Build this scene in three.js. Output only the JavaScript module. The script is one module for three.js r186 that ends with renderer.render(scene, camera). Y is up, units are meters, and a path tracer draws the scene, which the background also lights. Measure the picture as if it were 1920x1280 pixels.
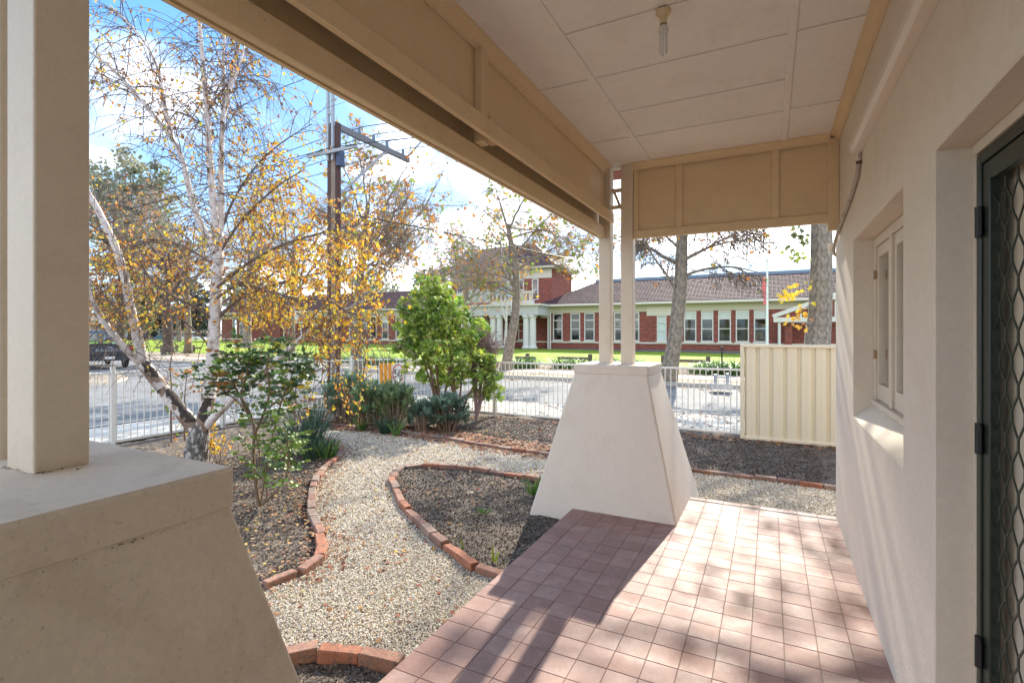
import * as THREE from 'three';
import { mergeGeometries, mergeVertices } from 'three/addons/utils/BufferGeometryUtils.js';
import { FontLoader } from 'three/addons/loaders/FontLoader.js';
import { TextGeometry } from 'three/addons/geometries/TextGeometry.js';

// ---------------------------------------------------------------- camera, sky, sun, exposure
const FPX = 955, PU = 960, PV = 622, YAW = Math.atan(484 / 955), EYE = 1.6;
const scene = new THREE.Scene();
const camera = new THREE.PerspectiveCamera(2 * Math.atan(640 / FPX) * 180 / Math.PI, 1.5, 0.05, 900);
camera.position.set(0, EYE, 0);
camera.rotation.set(0, YAW, 0);
camera.setViewOffset(1920, 1280, 0, 18, 1920, 1280);
const renderer = new THREE.WebGLRenderer({ antialias: true });
renderer.toneMapping = THREE.LinearToneMapping;
renderer.toneMappingExposure = 4.8;
renderer.shadowMap.enabled = true;

let seed = 7;
const rnd = () => { seed = (seed + 0x6d2b79f5) | 0; let t = Math.imul(seed ^ (seed >>> 15), 1 | seed); t = (t + Math.imul(t ^ (t >>> 7), 61 | t)) ^ t; return ((t ^ (t >>> 14)) >>> 0) / 4294967296; };
const rr = (a, b) => a + (b - a) * rnd();
const clamp = (x, a = 0, b = 1) => Math.min(b, Math.max(a, x));
const sstep = (a, b, x) => { const t = clamp((x - a) / (b - a)); return t * t * (3 - 2 * t); };
const lerp = (a, b, t) => a + (b - a) * t;
const V = (x, y, z) => new THREE.Vector3(x, y, z);

function hash(x, y, z) { let h = Math.imul(x, 374761393) ^ Math.imul(y, 668265263) ^ Math.imul(z, 2147483647 - 1274126177); h = Math.imul(h ^ (h >>> 13), 1274126177); h ^= h >>> 16; return (h >>> 0) / 4294967296; }
function noise3(x, y, z, per = 0) {
  const X = Math.floor(x), Y = Math.floor(y), Z = Math.floor(z), fx = x - X, fy = y - Y, fz = z - Z;
  const u = fx * fx * (3 - 2 * fx), v = fy * fy * (3 - 2 * fy), w = fz * fz * (3 - 2 * fz);
  const q = per ? (a) => ((a % per) + per) % per : (a) => a;
  const g = (a, b, c) => hash(q(X + a), q(Y + b), Z + c);
  return lerp(lerp(lerp(g(0, 0, 0), g(1, 0, 0), u), lerp(g(0, 1, 0), g(1, 1, 0), u), v), lerp(lerp(g(0, 0, 1), g(1, 0, 1), u), lerp(g(0, 1, 1), g(1, 1, 1), u), v), w);
}
function fbm(x, y, z, oct = 4, per = 0) { let s = 0, a = 0.5, f = 1, n = 0; for (let i = 0; i < oct; i++) { s += a * noise3(x * f, y * f, z + i * 17, per * f); n += a; a *= 0.5; f *= 2; } return s / n; }

const SUN = V(-0.12, 1, -1.53).normalize();
{ // the sky: clear blue with scattered cumulus, paler towards the sun and the horizon
  const W = 1024, Hh = 512, data = new Float32Array(W * Hh * 4);
  for (let j = 0; j < Hh; j++) for (let i = 0; i < W; i++) {
    const th = ((i + 0.5) / W - 0.5) * 2 * Math.PI, ph = ((j + 0.5) / Hh - 0.5) * Math.PI;
    const y = Math.sin(ph), x = Math.cos(ph) * Math.cos(th), z = Math.cos(ph) * Math.sin(th), e = Math.max(y, 0);
    const mu = clamp(x * SUN.x + y * SUN.y + z * SUN.z, -1, 1), glow = Math.pow(Math.max(mu, 0), 6) * 0.22 + Math.pow(Math.max(mu, 0), 60) * 0.5;
    const h = Math.pow(1 - e, 4);
    let r = lerp(0.022, 0.30, h), g = lerp(0.112, 0.39, h), b = lerp(0.275, 0.47, h);
    r += glow * 0.9; g += glow * 0.85; b += glow * 0.7;
    const k = 1 / (e + 0.22), n = fbm(x * k * 1.5 + 11.3, z * k * 1.5 + 4.1, e * 1.2, 6), big = fbm(x * k * 0.55 + 3.7, z * k * 0.55 + 8.2, 5, 3);
    const c = sstep(0.525, 0.635, n * 0.62 + big * 0.42), body = lerp(0.55, 0.98, sstep(0.4, 0.8, fbm(x * k * 3 + 1, z * k * 3 + 2, 9, 4))) + glow * 0.8;
    r = lerp(r, body, c); g = lerp(g, body * 0.99, c); b = lerp(b, body * 1.0, c);
    const o = (j * W + i) * 4, dn = y < -0.02 ? 0.35 : 1;
    data[o] = r * dn; data[o + 1] = g * dn; data[o + 2] = b * dn; data[o + 3] = 1;
  }
  const t = new THREE.DataTexture(data, W, Hh, THREE.RGBAFormat, THREE.FloatType);
  t.mapping = THREE.EquirectangularReflectionMapping; t.magFilter = t.minFilter = THREE.LinearFilter; t.wrapS = THREE.RepeatWrapping; t.needsUpdate = true;
  scene.background = t; scene.environment = t;
}
const sun = new THREE.DirectionalLight(new THREE.Color(1, 0.93, 0.80), 2.2);
sun.position.copy(SUN).multiplyScalar(60); sun.target.position.set(-2, 0, -6);
sun.position.add(sun.target.position);
sun.castShadow = true; sun.shadow.mapSize.set(4096, 4096); sun.shadow.radius = 1;
Object.assign(sun.shadow.camera, { left: -40, right: 40, top: 40, bottom: -40, near: 1, far: 160 });
scene.add(sun, sun.target);

// ---------------------------------------------------------------- pixels of the photograph to points of the place
const CY = Math.cos(YAW), SY = Math.sin(YAW);
function ray(u, v) { const a = (u - PU) / FPX; return V(a * CY - SY, (PV - v) / FPX, -a * SY - CY); }
const eye = V(0, EYE, 0);
const at = (u, v, d) => ray(u, v).multiplyScalar(d).add(eye);
const onY = (u, v, y) => { const r = ray(u, v); return r.multiplyScalar((y - EYE) / r.y).add(eye); };
const onX = (u, v, x) => { const r = ray(u, v); return r.multiplyScalar(x / r.x).add(eye); };
const onZ = (u, v, z) => { const r = ray(u, v); return r.multiplyScalar(z / r.z).add(eye); };
function toPix(p) { const y = p.y - EYE, R = CY * p.x - SY * p.z, Fw = -SY * p.x - CY * p.z; return [PU + FPX * R / Fw, PV - FPX * y / Fw, Fw]; }

// ---------------------------------------------------------------- objects
const taken = {};
function numbered(n) { const k = taken[n] = (taken[n] ?? -1) + 1; return k ? n + '_' + String(k).padStart(3, '0') : n; }
function shade(o) { o.traverse((m) => { if (m.isMesh) { m.castShadow = true; m.receiveShadow = true; } }); return o; }
function tag(o, label, category, group, kind) { if (label) o.userData.label = label; if (category) o.userData.category = category; if (group) o.userData.group = group; if (kind) o.userData.kind = kind; return o; }
function thing(name, label, category, pos = [0, 0, 0], turn = 0, group) {
  const o = new THREE.Group(); o.name = numbered(name); o.position.set(...pos); o.rotation.y = turn; scene.add(o); return tag(o, label, category, group);
}
function part(name, geo, mat, parent, kind) { const m = new THREE.Mesh(geo, mat); m.name = name; m.castShadow = m.receiveShadow = true; parent.add(m); if (kind) m.userData.kind = kind; return m; }
function single(name, geo, mat, label, category, group) { const m = part(numbered(name), geo, mat, scene); return tag(m, label, category, group); }
function struct(name, geo, mat) { const m = part(numbered(name), geo, mat, scene); m.userData.kind = 'structure'; return m; }
function partGroup(name, parent) { const g = new THREE.Group(); g.name = name; parent.add(g); return g; }

// ---------------------------------------------------------------- geometry helpers
function tri(geo, s = 1) { // uv in metres from the dominant side of each face
  const g = geo.index ? geo.toNonIndexed() : geo, p = g.attributes.position, n = p.count, uv = new Float32Array(n * 2);
  const a = V(), b = V(), c = V();
  for (let i = 0; i < n; i += 3) {
    a.fromBufferAttribute(p, i); b.fromBufferAttribute(p, i + 1); c.fromBufferAttribute(p, i + 2);
    const nn = b.clone().sub(a).cross(c.clone().sub(a)), ax = Math.abs(nn.x), ay = Math.abs(nn.y), az = Math.abs(nn.z);
    [a, b, c].forEach((q, k) => { const o = (i + k) * 2; if (ay >= ax && ay >= az) { uv[o] = q.x * s; uv[o + 1] = q.z * s; } else if (ax >= az) { uv[o] = q.z * s; uv[o + 1] = q.y * s; } else { uv[o] = q.x * s; uv[o + 1] = q.y * s; } });
  }
  g.setAttribute('uv', new THREE.BufferAttribute(uv, 2)); return g;
}
function box(x0, x1, y0, y1, z0, z1) { const g = new THREE.BoxGeometry(Math.abs(x1 - x0), Math.abs(y1 - y0), Math.abs(z1 - z0)); g.translate((x0 + x1) / 2, (y0 + y1) / 2, (z0 + z1) / 2); return tri(g); }
function rbox(x0, x1, y0, y1, z0, z1, b = 0.006) { // chamfered box
  const hx = (x1 - x0) / 2, hy = (y1 - y0) / 2, hz = (z1 - z0) / 2, pts = []; b = Math.min(b, hx * .45, hy * .45, hz * .45);
  const P = (x, y, z) => { pts.push(x, y, z); return pts.length / 3 - 1; }, idx = [];
  const id = {};
  for (const sx of [-1, 1]) for (const sy of [-1, 1]) for (const sz of [-1, 1]) id[[sx, sy, sz]] = [P(sx * hx, sy * (hy - b), sz * (hz - b)), P(sx * (hx - b), sy * hy, sz * (hz - b)), P(sx * (hx - b), sy * (hy - b), sz * hz)];
  const quad = (a, c, d, e) => { const A = V(...pts.slice(a * 3, a * 3 + 3)), B = V(...pts.slice(c * 3, c * 3 + 3)), C = V(...pts.slice(d * 3, d * 3 + 3)); const n = B.clone().sub(A).cross(C.clone().sub(A)); if (n.dot(A.clone().add(C)) < 0) idx.push(a, d, c, a, e, d); else idx.push(a, c, d, a, d, e); };
  for (const s of [-1, 1]) { quad(id[[s, -1, -1]][0], id[[s, 1, -1]][0], id[[s, 1, 1]][0], id[[s, -1, 1]][0]); quad(id[[-1, s, -1]][1], id[[1, s, -1]][1], id[[1, s, 1]][1], id[[-1, s, 1]][1]); quad(id[[-1, -1, s]][2], id[[1, -1, s]][2], id[[1, 1, s]][2], id[[-1, 1, s]][2]); }
  for (const s of [-1, 1]) for (const t of [-1, 1]) { quad(id[[s, t, -1]][0], id[[s, t, 1]][0], id[[s, t, 1]][1], id[[s, t, -1]][1]); quad(id[[s, -1, t]][0], id[[s, 1, t]][0], id[[s, 1, t]][2], id[[s, -1, t]][2]); quad(id[[-1, s, t]][1], id[[1, s, t]][1], id[[1, s, t]][2], id[[-1, s, t]][2]); }
  for (const k of Object.keys(id)) { const [a, c, d] = id[k]; quad(a, c, d, d); idx.splice(-3); }
  const g = new THREE.BufferGeometry(); g.setAttribute('position', new THREE.Float32BufferAttribute(pts, 3)); g.setIndex(idx);
  g.translate((x0 + x1) / 2, (y0 + y1) / 2, (z0 + z1) / 2); const o = tri(g); o.computeVertexNormals(); return o;
}
function loft(rings, closedTop = true, wob = 0) { // rings of rounded rectangles {y, x0, x1, z0, z1, r}
  const N = 5, prof = rings.map((q) => { const pts = []; const cs = [[q.x1 - q.r, q.z1 - q.r, 0], [q.x0 + q.r, q.z1 - q.r, 1], [q.x0 + q.r, q.z0 + q.r, 2], [q.x1 - q.r, q.z0 + q.r, 3]];
    for (const [cx, cz, k] of cs) for (let i = 0; i < N; i++) { const a = (k + i / (N - 1)) * Math.PI / 2; pts.push([cx + Math.cos(a) * q.r, q.y, cz + Math.sin(a) * q.r]); } return pts; });
  const pos = [], idx = [], n = prof[0].length;
  for (const p of prof) for (const q of p) { const w = wob ? (fbm(q[0] * 5, q[1] * 5, q[2] * 5, 3) - 0.5) * wob : 0; pos.push(q[0] + w, q[1], q[2] + w); }
  for (let j = 0; j + 1 < prof.length; j++) for (let i = 0; i < n; i++) { const a = j * n + i, b = j * n + (i + 1) % n; idx.push(a, a + n, b, b, a + n, b + n); }
  const cap = (j, up) => { const c = pos.length / 3, q = rings[j]; pos.push((q.x0 + q.x1) / 2, q.y, (q.z0 + q.z1) / 2); for (let i = 0; i < n; i++) { const a = j * n + i, b = j * n + (i + 1) % n; up ? idx.push(a, c, b) : idx.push(a, b, c); } };
  if (closedTop) { cap(rings.length - 1, true); cap(0, false); }
  const g = new THREE.BufferGeometry(); g.setAttribute('position', new THREE.Float32BufferAttribute(pos, 3)); g.setIndex(idx);
  const o = tri(g); // smooth across rounding, sharp across faces
  return creased(o, 0.6);
}
function creased(g, ang) { const p = g.attributes.position, n = p.count, map = new Map(), fn = []; const a = V(), b = V(), c = V();
  for (let i = 0; i < n; i += 3) { a.fromBufferAttribute(p, i); b.fromBufferAttribute(p, i + 1); c.fromBufferAttribute(p, i + 2); const nn = b.sub(a).cross(c.sub(a)); fn.push(nn.clone()); for (let k = 0; k < 3; k++) { const key = [p.getX(i + k), p.getY(i + k), p.getZ(i + k)].map((q) => Math.round(q * 2e4)).join(); (map.get(key) ?? map.set(key, []).get(key)).push(i / 3); } }
  const nor = new Float32Array(n * 3), co = Math.cos(ang), un = fn.map((q) => q.clone().normalize());
  for (let i = 0; i < n; i++) { const f = Math.floor(i / 3), key = [p.getX(i), p.getY(i), p.getZ(i)].map((q) => Math.round(q * 2e4)).join(), s = V(0, 0, 0); for (const k of map.get(key)) if (un[k].dot(un[f]) > co) s.add(fn[k]); s.normalize(); nor.set([s.x, s.y, s.z], i * 3); }
  g.setAttribute('normal', new THREE.BufferAttribute(nor, 3)); return g; }
const cyl = (p, q, r0, r1 = r0, n = 10) => { const d = q.clone().sub(p), g = new THREE.CylinderGeometry(r1, r0, d.length(), n, 1); g.translate(0, d.length() / 2, 0); g.applyQuaternion(new THREE.Quaternion().setFromUnitVectors(V(0, 1, 0), d.normalize())); g.translate(p.x, p.y, p.z); return g; };
const merge = (list) => mergeGeometries(list.map((g) => { const q = g.index ? g.toNonIndexed() : g.clone(); for (const k of Object.keys(q.attributes)) if (!['position', 'normal', 'uv'].includes(k)) q.deleteAttribute(k); return q; }), false);
const extrudeYZ = (shape, x0, x1, bev = 0) => { const g = new THREE.ExtrudeGeometry(shape, { depth: x1 - x0 - 2 * bev, bevelEnabled: bev > 0, bevelSize: bev, bevelThickness: bev, bevelOffset: -bev, bevelSegments: 1, curveSegments: 8 }); g.translate(0, 0, bev); g.applyMatrix4(new THREE.Matrix4().makeBasis(V(0, 0, -1), V(0, 1, 0), V(1, 0, 0))); g.translate(x0, 0, 0); return tri(g); }; // shape drawn in (-z, y)
const poly = (pts) => { const s = new THREE.Shape(); pts.forEach(([x, y], i) => i ? s.lineTo(x, y) : s.moveTo(x, y)); s.closePath(); return s; };
const extr = (pts, depth, bev = 0) => { const g = new THREE.ExtrudeGeometry(pts instanceof THREE.Shape ? pts : poly(pts), { depth: depth - 2 * bev, bevelEnabled: bev > 0, bevelSize: bev, bevelThickness: bev, bevelOffset: -bev, bevelSegments: 2, curveSegments: 10 }); g.translate(0, 0, bev); return g; };

// tubes that taper, many in one surface
class Tubes {
  constructor() { this.p = []; this.n = []; this.uv = []; this.i = []; }
  add(pts, rad, seg = 6) { // pts: Vector3[], rad: number[]
    const base = this.p.length / 3, m = pts.length; let ref = null, len = 0;
    for (let k = 0; k < m; k++) {
      const t = pts[Math.min(k + 1, m - 1)].clone().sub(pts[Math.max(k - 1, 0)]).normalize();
      if (!ref) { ref = Math.abs(t.y) < 0.9 ? V(0, 1, 0) : V(1, 0, 0); } const a = ref.clone().sub(t.clone().multiplyScalar(ref.dot(t))).normalize(), b = t.clone().cross(a); ref = a;
      if (k) len += pts[k].distanceTo(pts[k - 1]);
      for (let s = 0; s <= seg; s++) { const w = s / seg * Math.PI * 2, c = Math.cos(w), d = Math.sin(w), nx = a.x * c + b.x * d, ny = a.y * c + b.y * d, nz = a.z * c + b.z * d;
        this.p.push(pts[k].x + nx * rad[k], pts[k].y + ny * rad[k], pts[k].z + nz * rad[k]); this.n.push(nx, ny, nz); this.uv.push(s / seg * Math.max(1, Math.round(rad[0] * 12)) * 0.5, len); }
    }
    for (let k = 0; k + 1 < m; k++) for (let s = 0; s < seg; s++) { const a = base + k * (seg + 1) + s, b = a + seg + 1; this.i.push(a, a + 1, b, a + 1, b + 1, b); }
  }
  geo() { const g = new THREE.BufferGeometry(); g.setAttribute('position', new THREE.Float32BufferAttribute(this.p, 3)); g.setAttribute('normal', new THREE.Float32BufferAttribute(this.n, 3)); g.setAttribute('uv', new THREE.Float32BufferAttribute(this.uv, 2)); g.setIndex(this.i); return g; }
}
// leaves, many in one surface; each leaf a folded blade with its own colour
class Leaves {
  constructor() { this.p = []; this.c = []; this.i = []; }
  blade(o, dir, side, L, Wd, col, fold = 0.15, shape = 0) { // diamond or oval leaf: 4 to 6 triangles
    const b = this.p.length / 3, up = dir.clone().cross(side).normalize();
    const P = (t, s, h) => { const x = o.x + dir.x * t * L + side.x * s * Wd + up.x * h * L, y = o.y + dir.y * t * L + side.y * s * Wd + up.y * h * L, z = o.z + dir.z * t * L + side.z * s * Wd + up.z * h * L; this.p.push(x, y, z); this.c.push(col.r, col.g, col.b); };
    if (shape === 0) { P(0, 0, 0); P(0.4, 0.5, fold); P(0.45, 0, 0); P(0.4, -0.5, fold); P(1, 0, -fold); this.i.push(b, b + 1, b + 2, b, b + 2, b + 3, b + 1, b + 4, b + 2, b + 2, b + 4, b + 3); }
    else if (shape === 1) { P(0, 0, 0); P(0.3, 0.5, fold); P(0.3, -0.5, fold); P(0.72, 0.38, fold * 0.6); P(0.72, -0.38, fold * 0.6); P(1, 0, -fold); this.i.push(b, b + 1, b + 2, b + 1, b + 3, b + 2, b + 2, b + 3, b + 4, b + 3, b + 5, b + 4); }
    else if (shape === 2) { P(0, 0.25, 0); P(0, -0.25, 0); P(0.5, 0.5, fold); P(0.5, -0.5, fold); P(1, 0, 0); this.i.push(b, b + 2, b + 1, b + 1, b + 2, b + 3, b + 2, b + 4, b + 3); }
    else { P(0, 0, 0); const K = [[0.28, 0.55], [0.42, 0.22], [0.72, 0.62], [0.66, 0.2], [1, 0]]; for (const [t, s] of K) P(t, s, fold * s); for (let k = K.length - 2; k >= 0; k--) P(K[k][0], -K[k][1], fold * K[k][1]); for (let k = 1; k < 9; k++) this.i.push(b, b + k, b + k + 1); }
  }
  strap(o, dir, side, L, Wd, bend, col, n = 4) { // long arching blade
    const b = this.p.length / 3, q = o.clone(), d = dir.clone();
    for (let k = 0; k <= n; k++) { const t = k / n, w = Wd * (k === n ? 0.08 : 1 - 0.55 * t * t) / 2; for (const s of [-1, 1]) { this.p.push(q.x + side.x * s * w, q.y + side.y * s * w, q.z + side.z * s * w); this.c.push(col.r, col.g, col.b); } q.addScaledVector(d, L / n); d.y -= bend / n; d.normalize(); }
    for (let k = 0; k < n; k++) { const a = b + k * 2; this.i.push(a, a + 1, a + 2, a + 1, a + 3, a + 2); }
  }
  geo() { const g = new THREE.BufferGeometry(); g.setAttribute('position', new THREE.Float32BufferAttribute(this.p, 3)); g.setAttribute('color', new THREE.Float32BufferAttribute(this.c, 3)); g.setIndex(this.i); const o = g.toNonIndexed(); o.computeVertexNormals(); o.setAttribute('uv', new THREE.Float32BufferAttribute(new Float32Array(o.attributes.position.count * 2), 2)); return o; }
}
const RGB = (r, g, b) => new THREE.Color().setRGB(r, g, b);
const pick = (a) => a[Math.floor(rnd() * a.length)];
const jit = (c, v = 0.12, h = 0.05) => { const k = 1 + rr(-v, v); return RGB(c.r * k * (1 + rr(-h, h)), c.g * k * (1 + rr(-h, h)), c.b * k * (1 + rr(-h, h))); };
const rdir = () => { const z = rr(-1, 1), a = rr(0, Math.PI * 2), q = Math.sqrt(1 - z * z); return V(q * Math.cos(a), z, q * Math.sin(a)); };

// ---------------------------------------------------------------- textures and materials
function tex(n, f, srgb = true, rep = 1) {
  const d = new Uint8Array(n * n * 4);
  for (let j = 0; j < n; j++) for (let i = 0; i < n; i++) { const c = f(i / n, j / n), o = (j * n + i) * 4; d[o] = clamp(c[0], 0, 255); d[o + 1] = clamp(c[1], 0, 255); d[o + 2] = clamp(c[2], 0, 255); d[o + 3] = 255; }
  const t = new THREE.DataTexture(d, n, n, THREE.RGBAFormat); t.wrapS = t.wrapT = THREE.RepeatWrapping; t.magFilter = THREE.LinearFilter; t.minFilter = THREE.LinearMipmapLinearFilter; t.generateMipmaps = true;
  if (srgb) t.colorSpace = THREE.SRGBColorSpace; t.repeat.set(rep, rep); t.needsUpdate = true; return t;
}
const grey = (n, f, rep) => tex(n, (x, y) => { const v = f(x, y) * 255; return [v, v, v]; }, false, rep);
const again = (t, r) => { const q = t.clone(); q.repeat.set(r, Array.isArray(r) ? r[1] : r); if (Array.isArray(r)) q.repeat.set(r[0], r[1]); q.needsUpdate = true; return q; };
const S = (o) => new THREE.MeshStandardMaterial({ roughness: 0.8, ...o });
const P = (o) => new THREE.MeshPhysicalMaterial({ roughness: 0.8, ...o });

const fineBump = grey(512, (x, y) => 0.5 * fbm(x * 64, y * 64, 1, 3, 64) + 0.5 * fbm(x * 10, y * 10, 3, 3, 10), 1);
// painted render: almost one colour, fine pits, faint scuffs and water marks with ragged outlines
const plasterMap = tex(512, (x, y) => { const m = fbm(x * 5, y * 5, 2, 5, 5), f = fbm(x * 80, y * 80, 4, 2, 80), st = sstep(0.60, 0.70, fbm(x * 9, y * 9, 8, 5, 9)); const k = 243 + (m - 0.5) * 9 + (f - 0.5) * 8 - st * 3; return [k, k - st * 1, k - st * 2]; });
const grimeMap = tex(512, (x, y) => { const m = fbm(x * 4, y * 4, 12, 5, 4), f = fbm(x * 90, y * 90, 4, 2, 90), st = sstep(0.57, 0.66, fbm(x * 7, y * 7, 18, 6, 7)), sp = sstep(0.80, 0.86, fbm(x * 200, y * 200, 6, 2, 200)); const k = 238 + (m - 0.5) * 20 + (f - 0.5) * 12 - st * 7 - sp * 26; return [k, k - st * 2 - sp * 4, k - st * 5 - sp * 8]; });
const timberBump = grey(256, (x, y) => fbm(x * 40, y * 3, 1, 4, 0) * 0.6 + fbm(x * 60, y * 60, 2, 2, 60) * 0.4);
const M = {
  wall: S({ color: RGB(0.80, 0.70, 0.565), map: again(plasterMap, 0.7), bumpMap: again(fineBump, 1.6), bumpScale: 0.0016, roughness: 0.86 }),
  pier: S({ color: RGB(0.80, 0.70, 0.58), map: again(plasterMap, 0.6), bumpMap: again(fineBump, 1.3), bumpScale: 0.0014, roughness: 0.8 }),
  pierOld: S({ color: RGB(0.80, 0.68, 0.52), map: again(grimeMap, 1.1), bumpMap: again(fineBump, 1.3), bumpScale: 0.0018, roughness: 0.8 }),
  post: S({ color: RGB(0.80, 0.68, 0.52), map: again(plasterMap, 1.4), bumpMap: again(fineBump, 2), bumpScale: 0.0012, roughness: 0.55 }),
  tan: S({ color: RGB(0.80, 0.605, 0.36), map: again(plasterMap, 1.1), bumpMap: again(timberBump, 1.5), bumpScale: 0.0008, roughness: 0.55 }),
  ceiling: S({ color: RGB(0.92, 0.855, 0.77), map: again(plasterMap, 0.45), bumpMap: again(fineBump, 0.8), bumpScale: 0.001, roughness: 0.75 }),
  cream: S({ color: RGB(0.72, 0.62, 0.48), map: again(plasterMap, 1.7), roughness: 0.5 }),
  plastic: S({ color: RGB(0.74, 0.64, 0.53), roughness: 0.4 }),
  conduit: S({ color: RGB(0.42, 0.36, 0.29), roughness: 0.5, bumpMap: fineBump, bumpScale: 0.001 }),
  black: S({ color: RGB(0.015, 0.015, 0.014), roughness: 0.5 }),
  darkGreen: S({ color: RGB(0.016, 0.026, 0.018), roughness: 0.36, bumpMap: again(fineBump, 3), bumpScale: 0.0004 }),
  glass: P({ color: RGB(0.97, 0.99, 0.98), transmission: 1, roughness: 0.02, thickness: 0, ior: 1.5 }),
  whiteMetal: S({ color: RGB(0.74, 0.72, 0.66), roughness: 0.4 }),
  steel: S({ color: RGB(0.35, 0.37, 0.39), roughness: 0.45, metalness: 0.6 }),
};

// ================================================================ the porch
const WX = 0.51, FL = 0, G = -0.1, CEIL = 3.23, PEND = -5.16, TP = 0.1512;
{ // floor: slab, grout bed and single tiles
  const slab = struct('porch_floor', merge([box(-1.595, WX, -0.25, -0.012, PEND + 0.005, 2.4)]), S({ color: RGB(0.36, 0.33, 0.30), roughness: 0.95 }));
  const grout = part('grout_bed', box(-1.592, WX, -0.0118, -0.0035, PEND + 0.008, 2.39), S({ color: RGB(0.33, 0.285, 0.26), map: again(grimeMap, 3), roughness: 0.95 }), slab);
  const clay = tex(512, (x, y) => { const a = fbm(x * 6, y * 6, 31, 5, 6), b = fbm(x * 60, y * 60, 33, 3, 60), s = sstep(0.56, 0.70, fbm(x * 11, y * 11, 37, 4, 11)); const k = 222 + (a - 0.5) * 50 + (b - 0.5) * 26; return [k + s * 8, k + s * 14, k + s * 16]; });
  const clayBump = grey(256, (x, y) => 0.6 * fbm(x * 30, y * 30, 5, 3, 30) + 0.4 * fbm(x * 5, y * 5, 9, 2, 5));
  const clayRough = grey(256, (x, y) => 0.54 + 0.24 * fbm(x * 7, y * 7, 15, 4, 7));
  const tones = [[0.40, 0.222, 0.172], [0.375, 0.202, 0.158], [0.42, 0.242, 0.19], [0.39, 0.22, 0.175], [0.43, 0.258, 0.205], [0.36, 0.19, 0.147]].map((c) => S({ color: RGB(...c), map: again(clay, 1.3), bumpMap: again(clayBump, 2), bumpScale: 0.0009, roughness: 1, roughnessMap: again(clayRough, 1.1) }));
  const geos = []; for (let k = 0; k < 10; k++) { const g = rbox(-0.0742, 0.0742, -0.008, 0.0, -0.0742, 0.0742, 0.0016), uv = g.attributes.uv; for (let i = 0; i < uv.count; i++) uv.setXY(i, uv.getX(i) + k * 0.37, uv.getY(i) + k * 0.61); geos.push(g); }
  const rest = [];
  for (let c = 0; c < 14; c++) for (let r = 0; r < 50; r++) {
    const x0 = -1.599 + c * TP, x = x0 + TP / 2, z1 = -2.975 - 14 * TP + r * TP - 0.068, z = z1;
    if (z - 0.075 < PEND - 0.01 || z > 2.3) { if (z + 0.07 < PEND) continue; }
    if (z > 2.3) continue;
    if (x < -0.78 && z < -4.46) continue; // below the pier
    const m = new THREE.Matrix4().makeRotationFromEuler(new THREE.Euler(rr(-0.0022, 0.0022), Math.floor(rnd() * 2) * Math.PI, rr(-0.0022, 0.0022)));
    const w = c === 2 ? 0.5 : 0; m.setPosition(x + (c === 2 ? 0.0012 : 0), rr(-0.0007, 0.0005), z);
    const g = geos[Math.floor(rnd() * 10)], mat = tones[Math.floor(rnd() * 6)];
    const px = [[-1, -1], [1, -1], [1, 1], [-1, 1]].map(([a, b]) => toPix(V(x + a * 0.075, 0, z + b * 0.075)));
    if (px.some((q) => q[2] > 0.1 && q[0] > 700 && q[0] < 1690 && q[1] < 1285)) { const t = part('tile', g, mat, slab); t.applyMatrix4(m); if (z - 0.0742 < PEND) t.scale.z = 0.5; }
    else { const q = g.clone(); q.applyMatrix4(m); rest.push(q); }
  }
  part('tiles_out_of_frame', merge(rest), tones[0], slab, 'stuff');
}
function pierBody(x0, x1, z0, z1, y0, y1, bx) { // battered pier, x0..z1 at the top
  const R = []; for (let k = 0; k <= 10; k++) { const t = k / 10, e = bx * (1 - t) * (y1 - y0); R.push({ y: lerp(y0, y1, t), x0: x0 - e, x1: x1 + e, z0: z0 - e, z1: z1 + e, r: 0.022 }); } return loft(R, true, 0.006);
}
const postGeo = (x0, x1, z0, z1, y0, y1) => loft([{ y: y0, x0, x1, z0, z1, r: 0.006 }, { y: y1, x0, x1, z0, z1, r: 0.006 }]);
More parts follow.
